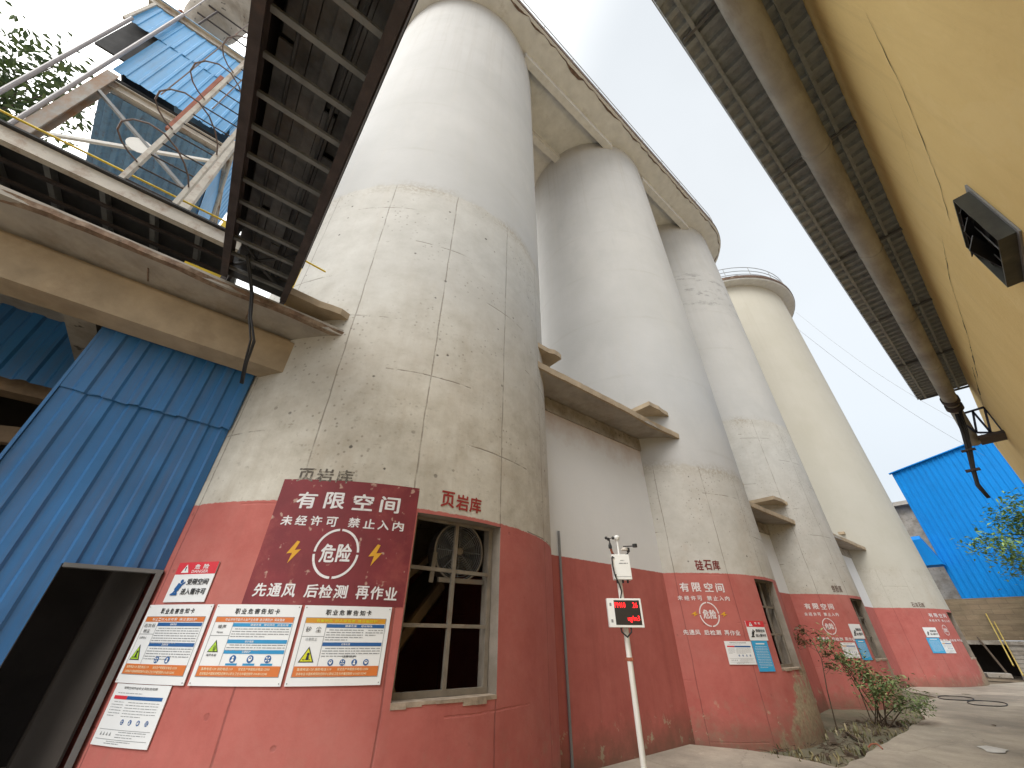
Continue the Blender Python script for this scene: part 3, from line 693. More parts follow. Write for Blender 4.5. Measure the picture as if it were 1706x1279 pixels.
def name_on(par, c, R, th0, z, w, h, s, m, bold=.02, off=.005):
    mb = MB(); put_line(mb, Cyl(c, R, th0), s, 0, z, w, h, off, bold, .14); obj('painted_lettering', mb, m, par)
name_on(S1, C1, RS, -9.0, 2.86, .58, .185, '页岩库', M['p_red'], .025)
name_on(S1, C1, RS, -39.6, 3.005, .63, .15, '页岩库', M['p_grey'], .02, .0025)
name_on(S2, C2, RS, -38.8, 2.86, .60, .2, '硅石库', M['p_maroon'], .025)
name_on(S3, C3, RS, -25.6, 2.86, .46, .2, '铁粉库', M['p_brown'])
name_on(S4, C4, R4, -32.5, 2.84, .72, .18, '石灰石库', M['p_brown'])

# ================================================================== SIGNS
def person_pict(mb, mp, u, v, s, off):
    disc(mb, mp, u + .66 * s, v + .92 * s, .13 * s, off, 10); poly(mb, mp, [(u + .2 * s, v + .42 * s), (u + .42 * s, v + .84 * s), (u + .80 * s, v + .70 * s), (u + .62 * s, v + .32 * s)], off + .0006)
    poly(mb, mp, [(u + .05 * s, v + .06 * s), (u + .62 * s, v + .06 * s), (u + .66 * s, v + .2 * s), (u + .1 * s, v + .2 * s)], off + .0009)
    poly(mb, mp, [(u + .30 * s, v + .40 * s), (u + .52 * s, v + .78 * s), (u + .72 * s, v + .68 * s), (u + .52 * s, v + .36 * s)], off)
    poly(mb, mp, [(u + .66 * s, v + .72 * s), (u + .98 * s, v + .92 * s), (u + 1.0 * s, v + .82 * s), (u + .7 * s, v + .60 * s)], off)
    poly(mb, mp, [(u + .30 * s, v + .42 * s), (u + .52 * s, v + .36 * s), (u + .60 * s, v + .14 * s), (u + .46 * s, v + .14 * s)], off)
    poly(mb, mp, [(u + .30 * s, v + .42 * s), (u + .42 * s, v + .36 * s), (u + .22 * s, v + .08 * s), (u + .0 * s, v + .08 * s), (u + .02 * s, v + .16 * s), (u + .16 * s, v + .18 * s)], off)
def tri_warn(par, mp, u, v, s, off, col, kind):
    mb = MB(); poly(mb, mp, [(u, v), (u + s, v), (u + s / 2, v + s * .9)], off); t = obj('warning_triangle', mb, M['ink'], par)
    mb = MB(); poly(mb, mp, [(u + .1 * s, v + .06 * s), (u + .9 * s, v + .06 * s), (u + s / 2, v + s * .78)], off + .002); obj('triangle_field', mb, col, t)
    mb = MB()
    if kind == 'dust':
        disc(mb, mp, u + .55 * s, v + .46 * s, .09 * s, off + .004, 12); poly(mb, mp, [(u + .44 * s, v + .14 * s), (u + .66 * s, v + .14 * s), (u + .60 * s, v + .38 * s), (u + .48 * s, v + .38 * s)], off + .004)
        for a in (.28, .36, .72): disc(mb, mp, u + a * s, v + .16 * s, .035 * s, off + .004, 6)
    elif kind == 'noise':
        for r in (.12, .2, .28): ring(mb, mp, u + .42 * s, v + .26 * s, r * s, r * s, .035 * s, off + .004, -60, 70, 10)
    else:
        poly(mb, mp, [(u + .47 * s, v + .26 * s), (u + .53 * s, v + .26 * s), (u + .56 * s, v + .56 * s), (u + .44 * s, v + .56 * s)], off + .004); disc(mb, mp, u + .5 * s, v + .17 * s, .05 * s, off + .004, 8)
    obj('triangle_symbol', mb, M['ink'], t)
def mandatory(par, mp, u, v, r, off, kind):
    mb = MB(); disc(mb, mp, u, v, r, off, 18); d = obj('mandatory_symbol', mb, M['ink_blue'], par); mb = MB(); o = off + .002
    if kind % 3 == 0:
        for a in range(4):
            t = R_(45 + 90 * a); poly(mb, mp, [(u + .1 * r * math.cos(t), v + .1 * r * math.sin(t)), (u + .75 * r * math.cos(t - .35), v + .75 * r * math.sin(t - .35)), (u + .75 * r * math.cos(t + .35), v + .75 * r * math.sin(t + .35))], o)
    elif kind % 3 == 1:
        disc(mb, mp, u, v + .35 * r, .28 * r, o, 10); poly(mb, mp, [(u - .5 * r, v - .6 * r), (u + .5 * r, v - .6 * r), (u + .25 * r, v + .02 * r), (u - .25 * r, v + .02 * r)], o)
    else:
        ring(mb, mp, u, v + .05 * r, .6 * r, .6 * r, .2 * r, o, -20, 200, 12); poly(mb, mp, [(u - .35 * r, v - .5 * r), (u + .35 * r, v - .5 * r), (u + .4 * r, v + .1 * r), (u - .4 * r, v + .1 * r)], o)
    obj('symbol_figure', mb, M['ink_white'], d)
def lines_on(par, mp, items, m, name='printed_text', off=.013, bold=.015):
    mb = MB()
    for (s, u, v, w, h) in items: put_text(mb, mp, s, u, v, w, h, off, bold)
    return obj(name, mb, m, par)
def base_plate(c, R, th0, z0, w, h, mat, name, label, cat, group=None, curl=0):
    mp0 = Cyl(c, R, th0); base = mp0(w / 2, z0, 0)
    t = thing(name, label, cat, base, group)
    mp = lambda u, v, off=0: mp0(u, z0 + v, off + .004 + curl * .3 * (max(0, abs(u / w - .5) - .3)) ** 2)
    mb = MB(); plate(mb, mp, 0, 0, w, h, .001, .009); obj('plate', mb, mat, t); return t, mp
PH1 = '急救电话:120 消防电话:119'; PH2 = '安全生产举报投诉电话:12350'; PH3 = '咨询电话:中国疾病预防控制中心职业卫生与中毒控制所 010-83132345'
def hazard_card(th0, label, kind):
    w, h = .785, .60
    t, mp = base_plate(C1, RS, th0, 1.225, w, h, M['plastic_white'], 'hazard_card', label, 'sign', 'occupational hazard cards on the first silo', .25)
    lines_on(t, mp, [], M['ink']) if 0 else None
    mb = MB(); put_line(mb, mp, '职业危害告知卡', .19, .525, .42, .042, .011, .03, .26); obj('heading', mb, M['ink'], t)
    rim = MB()
    for (a, b, c_, d) in ((.035, .06, .75, .064), (.035, .50, .75, .504), (.035, .06, .039, .504), (.746, .06, .75, .504)): rect(rim, mp, a, b, c_, d, .0105)
    X = .225 if kind != 1 else .215
    rect(rim, mp, X, .14, X + .004, .46, .0105); rect(rim, mp, .035, .355 if kind else .36, X, .359 if kind else .364, .0105)
    obj('border_line', rim, M['ink_grey'], t)
    mb = MB(); rect(mb, mp, .04, .46, .745, .50, .011); top = obj('colour_band', mb, M['ink_amber'] if kind == 2 else M['ink_orange'], t)
    mb = MB(); s = ('粉尘:对人体有害 请注意防护', '作业场所可能对人体产生危害 请注意防护 保障健康', '有害物品 对人体有害 请注意防护')[kind]
    put_line(mb, mp, s, .13, .468, .54, .022, .013, .015, .12); obj('band_text', mb, M['ink_yellow'] if kind == 2 else M['ink_white'], top)
    mb = MB(); rect(mb, mp, .04, .065, .745, .138, .011); bot = obj('colour_band', mb, M['ink_orange'], t)
    mb = MB(); put_text(mb, mp, PH1, .07, .107, .28, .02, .013); put_text(mb, mp, PH2, .40, .107, .26, .02, .013); put_text(mb, mp, PH3, .07, .075, .58, .02, .013); obj('band_text', mb, M['ink_cream'], bot)
    bl = M['ink_blue'] if kind != 1 else M['ink_cyan']
    if kind == 0:
        lines_on(t, mp, [('石灰石', .055, .415, .15, .03), ('粉尘', .075, .372, .09, .03)], M['ink']); lines_on(t, mp, [('注意防尘', .06, .325, .10, .018)], M['ink'])
        bars = [(.23, .425, '健康危害'), (.23, .27, '应急处理')]; pr = [(.24, .405, 7, .735), (.24, .25, 5, .735)]; syms = [(.40, .172, .026), (.52, .172, .026)]
        tri_warn(t, mp, .055, .165, .13, .011, M['ink_green'], 'dust')
    elif kind == 1:
        lines_on(t, mp, [('噪声', .085, .41, .075, .03), ('Noise', .09, .375, .06, .016)], M['ink'])
        bars = [(.22, .425, '健康危害   理化特性   应急处理'), (.22, .30, '防护措施'), (.22, .225, '注意防护')]; pr = [(.23, .405, 4, .735), (.23, .285, 3, .735)]
        syms = [(.32, .188, .028), (.47, .188, .028), (.62, .188, .028)]
        mb = MB()
        for u in (.27, .42, .57): rect(mb, mp, u, .142, u + .10, .157, .011)
        obj('symbol_caption', mb, M['ink_cyan'], t)
        tri_warn(t, mp, .065, .235, .10, .011, M['ink_green'], 'noise'); lines_on(t, mp, [('噪声有害', .07, .205, .09, .018)], M['ink'])
    else:
        lines_on(t, mp, [('矽', .06, .39, .045, .042), ('尘', .145, .39, .045, .042)], M['ink']); lines_on(t, mp, [('注意防尘', .075, .325, .10, .022)], M['ink_grey'])
        bars = [(.23, .425, '健康危害     理化特性'), (.23, .285, '应急处理')]; pr = [(.24, .405, 5, .56), (.58, .405, 3, .735), (.24, .265, 4, .735)]
        syms = [(.33, .165, .024), (.43, .165, .024), (.53, .165, .024), (.63, .165, .024)]; lines_on(t, mp, [('注意防护', .42, .2, .11, .018)], M['ink'])
        tri_warn(t, mp, .06, .165, .13, .011, M['ink_yellow'], 'dust')
    for (u, v, s) in bars:
        mb = MB(); rect(mb, mp, u, v, .74, v + .028, .011); b = obj('colour_bar', mb, bl, t)
        mb = MB(); put_text(mb, mp, s, u + .16, v + .006, .03 * len(s) * .62, .017, .013); obj('bar_text', mb, M['ink_white'], b)
    mb = MB()
    for (u, v, n, u1) in pr: printed(mb, mp, u, v, u1, n, .019, .011)
    obj('small_print', mb, M['ink_grey'], t)
    for i, (u, v, r) in enumerate(syms): mandatory(t, mp, u, v, r, .011, i + kind)
    sc_ = MB()
    for u in (.018, w - .018):
        for v in (.018, h - .018): disc(sc_, mp, u, v, .005, .012, 8)
    obj('screw', sc_, M['steel_grey'], t)
hazard_card(-61.4, 'white card headed in black with a lime triangle, leftmost of the three orange banded cards', 0)
hazard_card(-45.9, 'middle orange banded hazard card with three large blue bars and noise triangle', 1)
hazard_card(-30.6, 'amber banded hazard card next to the window with bright yellow triangle', 2)
def danger_sign(c, R, th0, z0, w, h, label, red, full=True, group=None):
    t, mp = base_plate(c, R, th0, z0, w, h, M['plastic_white'], 'danger_sign', label, 'sign', group, .3)
    if red:
        mb = MB(); rect(mb, mp, 0, h * .69, w, h, .0105); b = obj('red_band', mb, red, t)
        mb = MB(); put_line(mb, mp, '危险', w * .42, h * .82, w * .42, h * .12, .0125, .03, .4)
        if full: put_text(mb, mp, 'DANGER', w * .42, h * .72, w * .40, h * .075, .0125, .01)
        obj('band_text', mb, M['ink_white'], b)
        tri = MB(); poly(tri, mp, [(w * .14, h * .73), (w * .34, h * .73), (w * .24, h * .95)], .0125); tt = obj('warning_triangle', tri, M['ink_white'], t)
        mb = MB(); poly(mb, mp, [(w * .232, h * .78), (w * .248, h * .78), (w * .256, h * .88), (w * .224, h * .88)], .0145); obj('exclamation_mark', mb, M['ink'], tt)
    k = 1 if red else 1.25
    mb = MB(); person_pict(mb, mp, w * .10, h * .14 * k, min(w, h) * .40, .014); obj('crouching_figure', mb, M['ink_blue'] if full else M['ink'], t)
    mb = MB(); put_text(mb, mp, '受限空间', w * .42, h * .42 * k, w * .50, h * .15 * k, .014, .022); put_text(mb, mp, '进入需许可', w * .36, h * .18 * k, w * .58, h * .15 * k, .014, .022); obj('sign_text', mb, M['ink'], t)
danger_sign(C1, RS, -58.3, 1.845, .50, .35, 'white sign with a red danger band above the leftmost hazard card', M['ink_red'], group='confined space signs')
danger_sign(C2, RS, -23.2, 1.565, .50, .345, 'small white sign with orange red top beside the second silo window', M['ink_red'], False, 'confined space signs')
danger_sign(C3, RS, -24.1, 1.62, .50, .38, 'white entry sign partly behind the bush on the third silo', None, False, 'confined space signs')
danger_sign(C4, R4, -32.8, 1.71, .68, .36, 'white entry sign above a blue board on the cream far silo', None, False, 'confined space signs')
def notice_sheet(c, R, th0, z0, w, h, label, det=2):
    t, mp = base_plate(c, R, th0, z0, w, h, M['plastic_white'], 'notice_sheet', label, 'sign', 'white notice sheets', .2)
    s = h / .405
    mb = MB()
    put_line(mb, mp, '受限空间作业安全风险告知牌', w * .18, h * .91, w * .62, h * .045, .0105, .02, .1); obj('heading', mb, M['ink'], t)
    mb = MB(); rect(mb, mp, w * .06, h * .74, w * .32, h * .80, .011); obj('red_bar', mb, M['ink_red'] if det == 2 else M['ink_amber'], t)
    mb = MB(); rect(mb, mp, w * .32, h * .74, w * .94, h * .80, .011); obj('blue_bar', mb, M['ink_blue'], t)
    mb = MB(); printed(mb, mp, w * .07, h * .84, w * .9, 1, .02, .0105, .004 * s); printed(mb, mp, w * .07, h * .69, w * .30, 6, h * .045, .0105, .004 * s); printed(mb, mp, w * .35, h * .69, w * .92, 6, h * .045, .0105, .004 * s)
    printed(mb, mp, w * .40, h * .22, w * .9, 3, h * .04, .0105, .004 * s); printed(mb, mp, w * .25, h * .07, w * .7, 2, h * .03, .0105, .004 * s)
    for v in (.25, .10): rect(mb, mp, w * .05, h * v, w * .95, h * v + .003, .0105)
    for u in (.1, .16, .22, .28): poly(mb, mp, [(w * u, h * .16), (w * (u + .035), h * .16), (w * (u + .018), h * .22)], .0105)
    obj('small_print', mb, M['ink_grey'], t)
    for i in range(4): mandatory(t, mp, w * (.42 + .14 * i), h * .38, h * .045, .0105, i)
notice_sheet(C1, RS, -60.5, .82, .63, .40, 'white notice sheet stuck under the leftmost hazard card by the door')
notice_sheet(C2, RS, -34.5, 1.165, .60, .385, 'white notice sheet left of the light blue board on the second silo')
notice_sheet(C3, RS, -34.3, 1.14, .50, .38, 'white notice sheet behind the bush stem on the third silo', 1)
notice_sheet(C4, R4, -26.4, 1.14, .62, .45, 'white notice sheet right of the blue board on the cream silo', 1)
def blue_board(c, R, th0, z0, w, h, label):
    t, mp = base_plate(c, R, th0, z0, w, h, M['sky_board'], 'blue_notice_board', label, 'sign', 'light blue notice boards', .2)
    mb = MB(); rect(mb, mp, w * .22, h * .88, w * .78, h * .92, .0105, .05); printed(mb, mp, w * .1, h * .8, w * .9, 14, h * .052, .0105, .006); obj('small_print', mb, M['ink_white'], t)
blue_board(C2, RS, -22.8, 1.05, .42, .51, 'light blue text board beside the window of the second silo')
blue_board(C3, RS, -23.6, 1.09, .40, .51, 'light blue board seen through bush leaves on the third silo')
blue_board(C4, R4, -33.6, 1.14, .66, .55, 'light blue board at left of a white sheet on the cream silo')

# ================================================================== EXHAUST FAN IN THE FIRST WINDOW
fc = wb + wu * .15 + wn * -.12 + V((0, 0, 2.46)); ft = thing('exhaust_fan', 'round wire guarded exhaust fan behind the bars of the first silo window', 'fan', tuple(fc))
fm = Flat(fc, wu, (0, 0, 1)); an = wn if fm.n.dot(wn) > 0 else -wn
def circ_pts(r, o, n=36, c=None): return [tuple((c or fc) + wu * (r * math.cos(2 * math.pi * k / n)) + V((0, 0, r * math.sin(2 * math.pi * k / n))) + an * o) for k in range(n)]
obj('guard_ring', MB().tube(circ_pts(.33, 0), .012, 6, True), M['frame'], ft); obj('housing', MB().lathe(fc, [(.335, -.18), (.335, -.02)], 36, an, False), M['steel_dark'], ft)
mb = MB()
for k in range(1, 11): mb.tube(circ_pts(.045 + .026 * k, 0, 28), .0026, 4, True)
for k in range(8): a = 2 * math.pi * k / 8; mb.tube([tuple(fc), tuple(fc + wu * .3 * math.cos(a) + V((0, 0, .3 * math.sin(a))))], .003, 4)
obj('wire_guard', mb, M['steel_grey'], ft)
obj('hub', MB().lathe(fc, [(.045, 0), (.045, .012), (.03, .02)], 16, an), M['frame'], ft)
mb = MB()
for k in range(5):
    a = 2 * math.pi * k / 5 + .3; p = lambda r, t, o: tuple(fc + wu * r * math.cos(t) + V((0, 0, r * math.sin(t))) + an * o)
    mb.add([p(.05, a, -.09), p(.28, a + .1, -.06), p(.28, a + .75, -.13), p(.05, a + .6, -.11)], [(0, 1, 2, 3)])
obj('blade', mb, M['steel_black'], ft)
obj('bracket', MB().bar(fc + wu * -.34 + V((0, 0, -.36)), fc + wu * -.32 + V((0, 0, -.04)), .05, .02, up=an).bar(fc + wu * -.25 + V((0, 0, -.325)), fc + wu * .36 + V((0, 0, -.315)), .05, .04, up=an), M['frame'], ft)

# ================================================================== MONITORING POLE
px, py = -3.36, 4.48
mt = thing('air_monitor', 'white pole with air monitoring box and red LED display in front of the wall', 'monitor', (px, py, 0))
obj('pole', MB().tube([(px, py, 0), (px, py, 2.5)], .032, 14), M['white_pole'], mt, smooth='angle')
du = V((.66, .75, 0)).normalized(); dn = V((du.y, -du.x, 0))              # along the panel, and out of its face
def onp(u, o, z): return V((px, py, z)) + du * u + dn * o
mb = MB(); Mx = Matrix((du, dn, (0, 0, 1))).transposed()
mb.box(onp(.03, .07, 2.345), (.22, .11, .29), M=Mx); bx = obj('sensor_box', mb, M['white_paint'], mt, bevel=.006)
fp = Flat(onp(.03, .1265, 2.345), du, (0, 0, 1))
mb = MB(); printed(mb, lambda u, v, o: fp(u, v, o), -.03, .07, .04, 1, .02, .001, .007, 1); printed(mb, lambda u, v, o: fp(u, v, o), -.05, .035, .08, 1, .02, .001, .01, 1); rect(mb, lambda u, v, o: fp(u, v, o), -.09, -.115, .10, -.111, .001); obj('box_print', mb, M['ink_grey'], bx)
mb = MB()
for u in (-.04, .03, .09): mb.lathe(onp(u, .07, 2.2), [(.012, -.035), (.012, 0)], 10)
mb.lathe(onp(-.06, .132, 2.25), [(.008, 0), (.008, .006)], 10, tuple(dn)); mb.lathe(onp(-.06, .132, 2.45), [(.008, 0), (.008, .006)], 10, tuple(dn))
obj('cable_gland', mb, M['black'], bx)
mb = MB().box(onp(.0, .07, 1.845), (.41, .075, .30), M=Mx); db = obj('display_housing', mb, M['white_paint'], mt, bevel=.005)
fd = Flat(onp(.0, .1085, 1.845), du, (0, 0, 1)); sg = 1 if fd.n.dot(dn) > 0 else -1; md = lambda u, v, o: fd(u, v, o * sg)
mb = MB(); rect(mb, md, -.125, -.125, .18, .13, .001, .4); obj('led_panel', mb, M['led_panel'], db)
mb = MB(); [mb.add([md(u + p[0] * w_, v + p[1] * h2, .003) for p in text_mesh(s, 0.)[0]], text_mesh(s, 0.)[1]) for s, u, v, w_, h2 in (('PM10', -.115, .05, .125, .058), ('26', .095, .05, .06, .058), ('ug/m3', .02, -.10, .14, .07))]; obj('led_digits', mb, M['led'], db)
mb = MB()
for v in (.085, -.085): rect(mb, md, -.178, v - .016, -.155, v + .016, .0012)
obj('latch', mb, M['steel_grey'], db)
mb = MB().tube([onp(-.07, .07, 2.56), onp(-.05, .03, 2.52), onp(.0, .0, 2.47)], .016, 8); ar = obj('sensor_arm', mb, M['rust_bar'], mt)
mb = MB(); a0 = onp(-.075, .07, 2.57); mb.lathe(a0, [(.022, 0), (.022, .035), (.014, .06), (.008, .075), (.008, .12)], 12)
for k in range(3):
    a = R_(120 * k + 20); e = a0 + V((math.cos(a) * .052, math.sin(a) * .052, .125)); mb.tube([a0 + V((0, 0, .125)), e], .004, 6); mb.lathe(e, [(.001, -.021), (.015, -.015), (.021, 0), (.015, .015), (.001, .021)], 10)
obj('anemometer', mb, M['black'], mt)
mb = MB().lathe(onp(.03, .05, 2.49), [(.012, 0), (.012, .17), (.035, .20), (.040, .225), (.022, .245)], 14); obj('dust_inlet', mb, M['white_paint'], mt)
mb = MB(); b0 = onp(.155, .06, 2.53); mb.tube([onp(.10, .06, 2.49), onp(.13, .06, 2.50), b0], .009, 8); mb.lathe(b0, [(.02, 0), (.02, .05)], 12); mb.bar(b0 + V((-.05, -.03, .07)), b0 + V((.07, .06, .07)), .01, .012)
mb.lathe(b0 + V((.07, .06, .055)), [(.03, 0), (.03, .04)], 12); obj('wind_vane', mb, M['black'], mt)
mb = MB().lathe(onp(.10, .09, 2.545), [(.045, 0), (.042, .02), (.02, .032)], 18); obj('light_sensor', mb, M['beige_steel'], mt)
mb = MB().tube([onp(-.05, .09, 2.5), onp(-.085, .14, 2.44), onp(-.09, .15, 2.36), onp(-.075, .15, 2.24), onp(-.03, .13, 2.14), onp(-.01, .10, 2.07), onp(-.03, .08, 1.99)], .009, 8)
mb.tube([onp(-.07, .08, 1.705), onp(-.065, .085, 1.65), onp(-.01, .09, 1.60), onp(.045, .085, 1.65), onp(.05, .08, 1.705)], .010, 8); obj('cable', mb, M['rubber'], mt, smooth=True)
mb = MB().lathe((px, py, 1.37), [(.036, 0), (.036, .035)], 16).box((px, py, 1.388), (.11, .02, .03)); obj('clamp', mb, M['rust_bar'], mt)

# ================================================================== sheet helper
def sheet(mb, o, u, v, n, W, H, pitch=.2, rib=.022, top=.35, slope=.10, sag=0., jag=0.):
    """profiled metal sheet: ribs run along v and repeat along u"""
    o, u, v, n = V(o), V(u).normalized(), V(v).normalized(), V(n).normalized()
    xs = []; x = 0.; k = int(W / pitch) + 1
    for i in range(k):
        b = i * pitch
        for f, h in ((0, 0), (1 - top - 2 * slope, 0), (1 - top - slope, rib), (1 - slope, rib)): xs.append((b + f * pitch, h))
    xs = [q for q in xs if q[0] < W] + [(W, 0)]
    nv = max(1, int(H / .6)); base = len(mb.v)
    for side in (0, -.004):
        for j in range(nv + 1):
            for (x, h) in xs:
                y = H * j / nv; d = sag * mn.noise((x * .7 + o.x, y * .7, o.y))
                if j == 0 and jag: y -= random.uniform(0, jag)
                mb.v.append(tuple(o + u * x + v * y + n * (h + d + side)))
    m = len(xs)
    for s in (0, 1):
        q = base + s * m * (nv + 1)
        for j in range(nv):
            for i in range(m - 1): a = q + j * m + i; mb.f.append((a, a + 1, a + m + 1, a + m))
    q2 = m * (nv + 1)
    for i in range(m - 1):
        mb.f.append((base + i, base + i + 1, base + q2 + i + 1, base + q2 + i)); a = base + nv * m + i; mb.f.append((a, a + 1, a + q2 + 1, a + q2))
    for j in range(nv):
        for i in (0, m - 1): a = base + j * m + i; mb.f.append((a, a + m, a + m + q2, a + q2))
    return mb

# ================================================================== LEFT BUILDING (open bay under a concrete beam)
lb = thing('open_bay_building', 'concrete beam and soffit of the open building left of the first silo', 'building', (-5.3, -4, 0))
obj('front_beam', MB().span((-5.55, -12, 4.54), (-5.22, .55, 5.04)), M['conc_tan'], lb)
obj('soffit_slab', MB().span((-10.5, -12, 5.12), (-4.72, .72, 5.22)), M['soffit'], lb)
obj('beam_cap', MB().span((-5.6, -12, 5.04), (-5.3, .5, 5.118)), M['conc_tan'], lb)
mb = MB(); vs = []; n = 150
for i in range(n + 1):
    y = -12 + 12.75 * i / n; k = max(0, mn.noise((y * .9, 2, 5)) + .05); e = random.uniform(0, .02)
    vs += [(-4.70 - k * .25 + e, y, 5.114 + k * .04), (-4.70 - k * .12 + e, y, 5.175), (-4.77 - k * .25, y, 5.117), (-4.9, y, 5.232)]
mb.add(vs, [f for i in range(n) for a in (4 * i,) for b in (4 * i + 4,) for f in ((a, b, b + 1, a + 1), (a, a + 2, b + 2, b), (a + 1, b + 1, b + 3, a + 3))])
obj('broken_edge', mb, M['broken'], lb)
mb = MB()
for y in (-9.6, -7.9, -6.0, -4.3, -2.75, -1.45, -.42): mb.span((-5.2, y - .006, 5.112), (-4.95, y + .006, 5.119))
obj('soffit_joint', mb, M['broken'], lb)
obj('cross_beam', MB().span((-10.2, -2.0, 4.62), (-5.56, -1.72, 5.117)), M['conc'], lb)
obj('added_dark_panel', MB().bar((-5.72, -.16, 2.2), (-6.4, -.49, 2.2), .02, 4.6).span((-9.5, -.52, -.1), (-6.4, -.48, 4.5)), M['dark_room'], lb)  # dark panels added inside the doorway to keep it black
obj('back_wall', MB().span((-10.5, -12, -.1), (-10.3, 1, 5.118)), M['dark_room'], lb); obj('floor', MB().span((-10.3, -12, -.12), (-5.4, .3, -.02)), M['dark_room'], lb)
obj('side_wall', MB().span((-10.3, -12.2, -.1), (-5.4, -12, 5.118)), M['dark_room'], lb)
mb = MB(); mb.bar((-7.0, -4.6, 3.2), (-7.2, -1.4, 3.7), .12, .2); mb.bar((-7.3, -4.8, 2.2), (-7.4, -1.2, 2.9), .12, .2); obj('inner_rail', mb, M['hopper_brown'], lb)
obj('cross_beam', MB().span((-7.35, -12, 4.1), (-7.1, -.5, 4.4)), M['hopper_brown'], lb)

cl = thing('blue_cladding', 'blue profiled metal sheets hung beside the dark doorway, left of the first silo', 'cladding', (-5.61, -.83, 0))
mb = sheet(MB(), (-5.605, -1.61, 3.765), (0, 1, 0), (0, 0, 1), (1, 0, 0), 1.555, 1.02, .223, .023, sag=.03, jag=.03); obj('upper_sheet', mb, M['blue'], cl)
mb = sheet(MB(), (-5.632, -1.60, 2.13), (0, 1, 0), (0, 0, 1), (1, 0, 0), 1.535, 1.73, .223, .023, sag=.05); mb2 = sheet(MB(), (-5.637, -1.60, -.1), (0, 1, 0), (0, 0, 1), (1, 0, 0), .785, 2.23, .223, .023, sag=.04)
obj('middle_sheet', mb, M['blue'], cl); obj('lower_sheet', mb2, M['blue'], cl)
mb = MB().span((-5.70, -.80, 2.10), (-5.60, -.062, 2.135)); mb.span((-5.70, -.115, -.1), (-5.597, -.066, 2.10)); mb.span((-5.70, -.84, -.1), (-5.66, -.815, 2.13)); obj('door_frame', mb, M['frame_grey'], cl)
obj('light_block_sheet', sheet(MB(), (-5.64, -10.5, -.1), (0, 1, 0), (0, 0, 1), (1, 0, 0), 6.2, 4.8, .223, .023, sag=.05), M['blue'], cl)  # unseen sheet added to block light entering the open bay
obj('edge_flashing', MB().span((-5.65, -1.63, -.1), (-5.60, -1.605, 4.78)), M['blue'], cl)
cl2 = thing('inner_blue_cladding', 'shaded blue sheets hanging deeper inside the open bay under the beam', 'cladding', (-6.9, -4, 4.2))
mb = sheet(MB(), (-6.9, -9.5, 4.22), (0, 1, 0), (0, 0, 1), (1, 0, 0), 7.9, .92, .28, .03, sag=.04, jag=.05); obj('hanging_sheet', mb, M['blue'], cl2)

# ================================================================== PLATFORM
pf = thing('steel_platform', 'dark steel walkway platform seen from below above the concrete beam', 'platform', (-5.6, -4, 5.8))
mb = MB().span((-4.72, -11, 5.74), (-4.70, -.76, 5.92)); mb.span((-4.78, -11, 5.74), (-4.722, -.77, 5.755)); mb.span((-4.78, -11, 5.905), (-4.722, -.77, 5.918)); obj('edge_beam', mb, M['beige_steel'], pf)
obj('deck', MB().span((-7.6, -11, 5.93), (-4.66, -.78, 5.955)), M['steel_black'], pf)
for i in range(23):
    y = -10.8 + .455 * i; obj('joist', MB().bar((-7.4, y, 5.86), (-4.79, y, 5.86), .05, .11), M['steel_dark2'], pf)
for x in (-5.05, -5.35): obj('stringer', MB().bar((x, -11, 5.79), (x, -.8, 5.79), .045, .03), M['steel_dark'], pf)
obj('rear_beam', MB().span((-7.55, -11, 5.6), (-7.45, -.8, 5.92)), M['steel_dark'], pf)
for y in (-8, -4.6, -1.9): obj('leg', MB().bar((-5.9, y, 5.22), (-5.9, y, 5.9), .08, .08), M['steel_dark'], pf)
pr_ = thing('platform_railing', 'yellow handrail along the edge of the left platform', 'railing', (-5.2, -4, 5.95))
obj('top_rail', MB().tube([(-5.2, -11, 6.57), (-5.2, -4, 6.575), (-5.2, -.98, 6.57)], .014, 8), M['yellow'], pr_)
for y in (-8.6, -6.4, -4.3, -2.27, -1.17): obj('post', MB().span((-5.23, y - .03, 5.95), (-5.19, y + .03, 6.555)), M['yellow'], pr_)
yr = thing('slab_railing', 'yellow post and toe boards beside the conveyor foot on the chipped slab edge', 'railing', (-5, -.3, 5.25))
obj('post', MB().bar((-4.98, -.09, 5.27), (-4.98, -.10, 6.36), .035, .035), M['yellow'], yr); obj('top_rail', MB().tube([(-4.98, -.10, 6.36), (-5.0, .22, 6.36)], .014, 6), M['yellow'], yr)
obj('toe_board', MB().span((-5.0, -.12, 5.27), (-4.97, .24, 5.36)), M['yellow'], yr); obj('toe_board', MB().bar((-4.95, -1.22, 5.40), (-4.95, -.80, 5.41), .012, .05), M['yellow'], yr)
obj('lower_rail', MB().bar((-4.99, -.52, 5.40), (-4.99, -.14, 5.40), .012, .03), M['yellow'], yr)

# ================================================================== LADDER
ld = thing('caged_ladder', 'cream caged ladder rising from the platform past the blue tower', 'ladder', (-5, -1.92, 6))
LX = -5.02
for y in (-2.19, -1.66): obj('rail', MB().bar((LX, y, 5.95), (LX, y - .01, 12.6 if y < -2 else 12.6), .05, .075, up=(1, 0, 0)), M['beige_steel'], ld)
for i in range(21): z = 6.3 + .3 * i; obj('rung', MB().tube([(LX, -2.19, z), (LX, -1.66, z)], .011, 6), M['steel_dark'], ld)
for i, z in enumerate((6.62, 7.5, 8.5, 9.6, 10.7, 11.8)):
    ctl = [(0, 0), (-.09, .07), (-.16, .18), (-.19, .32), (-.14, .48), (-.03, .60), (.12, .67), (.27, .65), (.39, .53), (.47, .36), (.52, .17), (.53, 0)]
    pts = [(LX + .04 + t, -2.19 + s_, z + .02 * math.sin(k * .7 + i)) for k, (s_, t) in enumerate(ctl)]
    obj('cage_hoop', MB().tube(pts, .011, 6), M['cage'], ld)
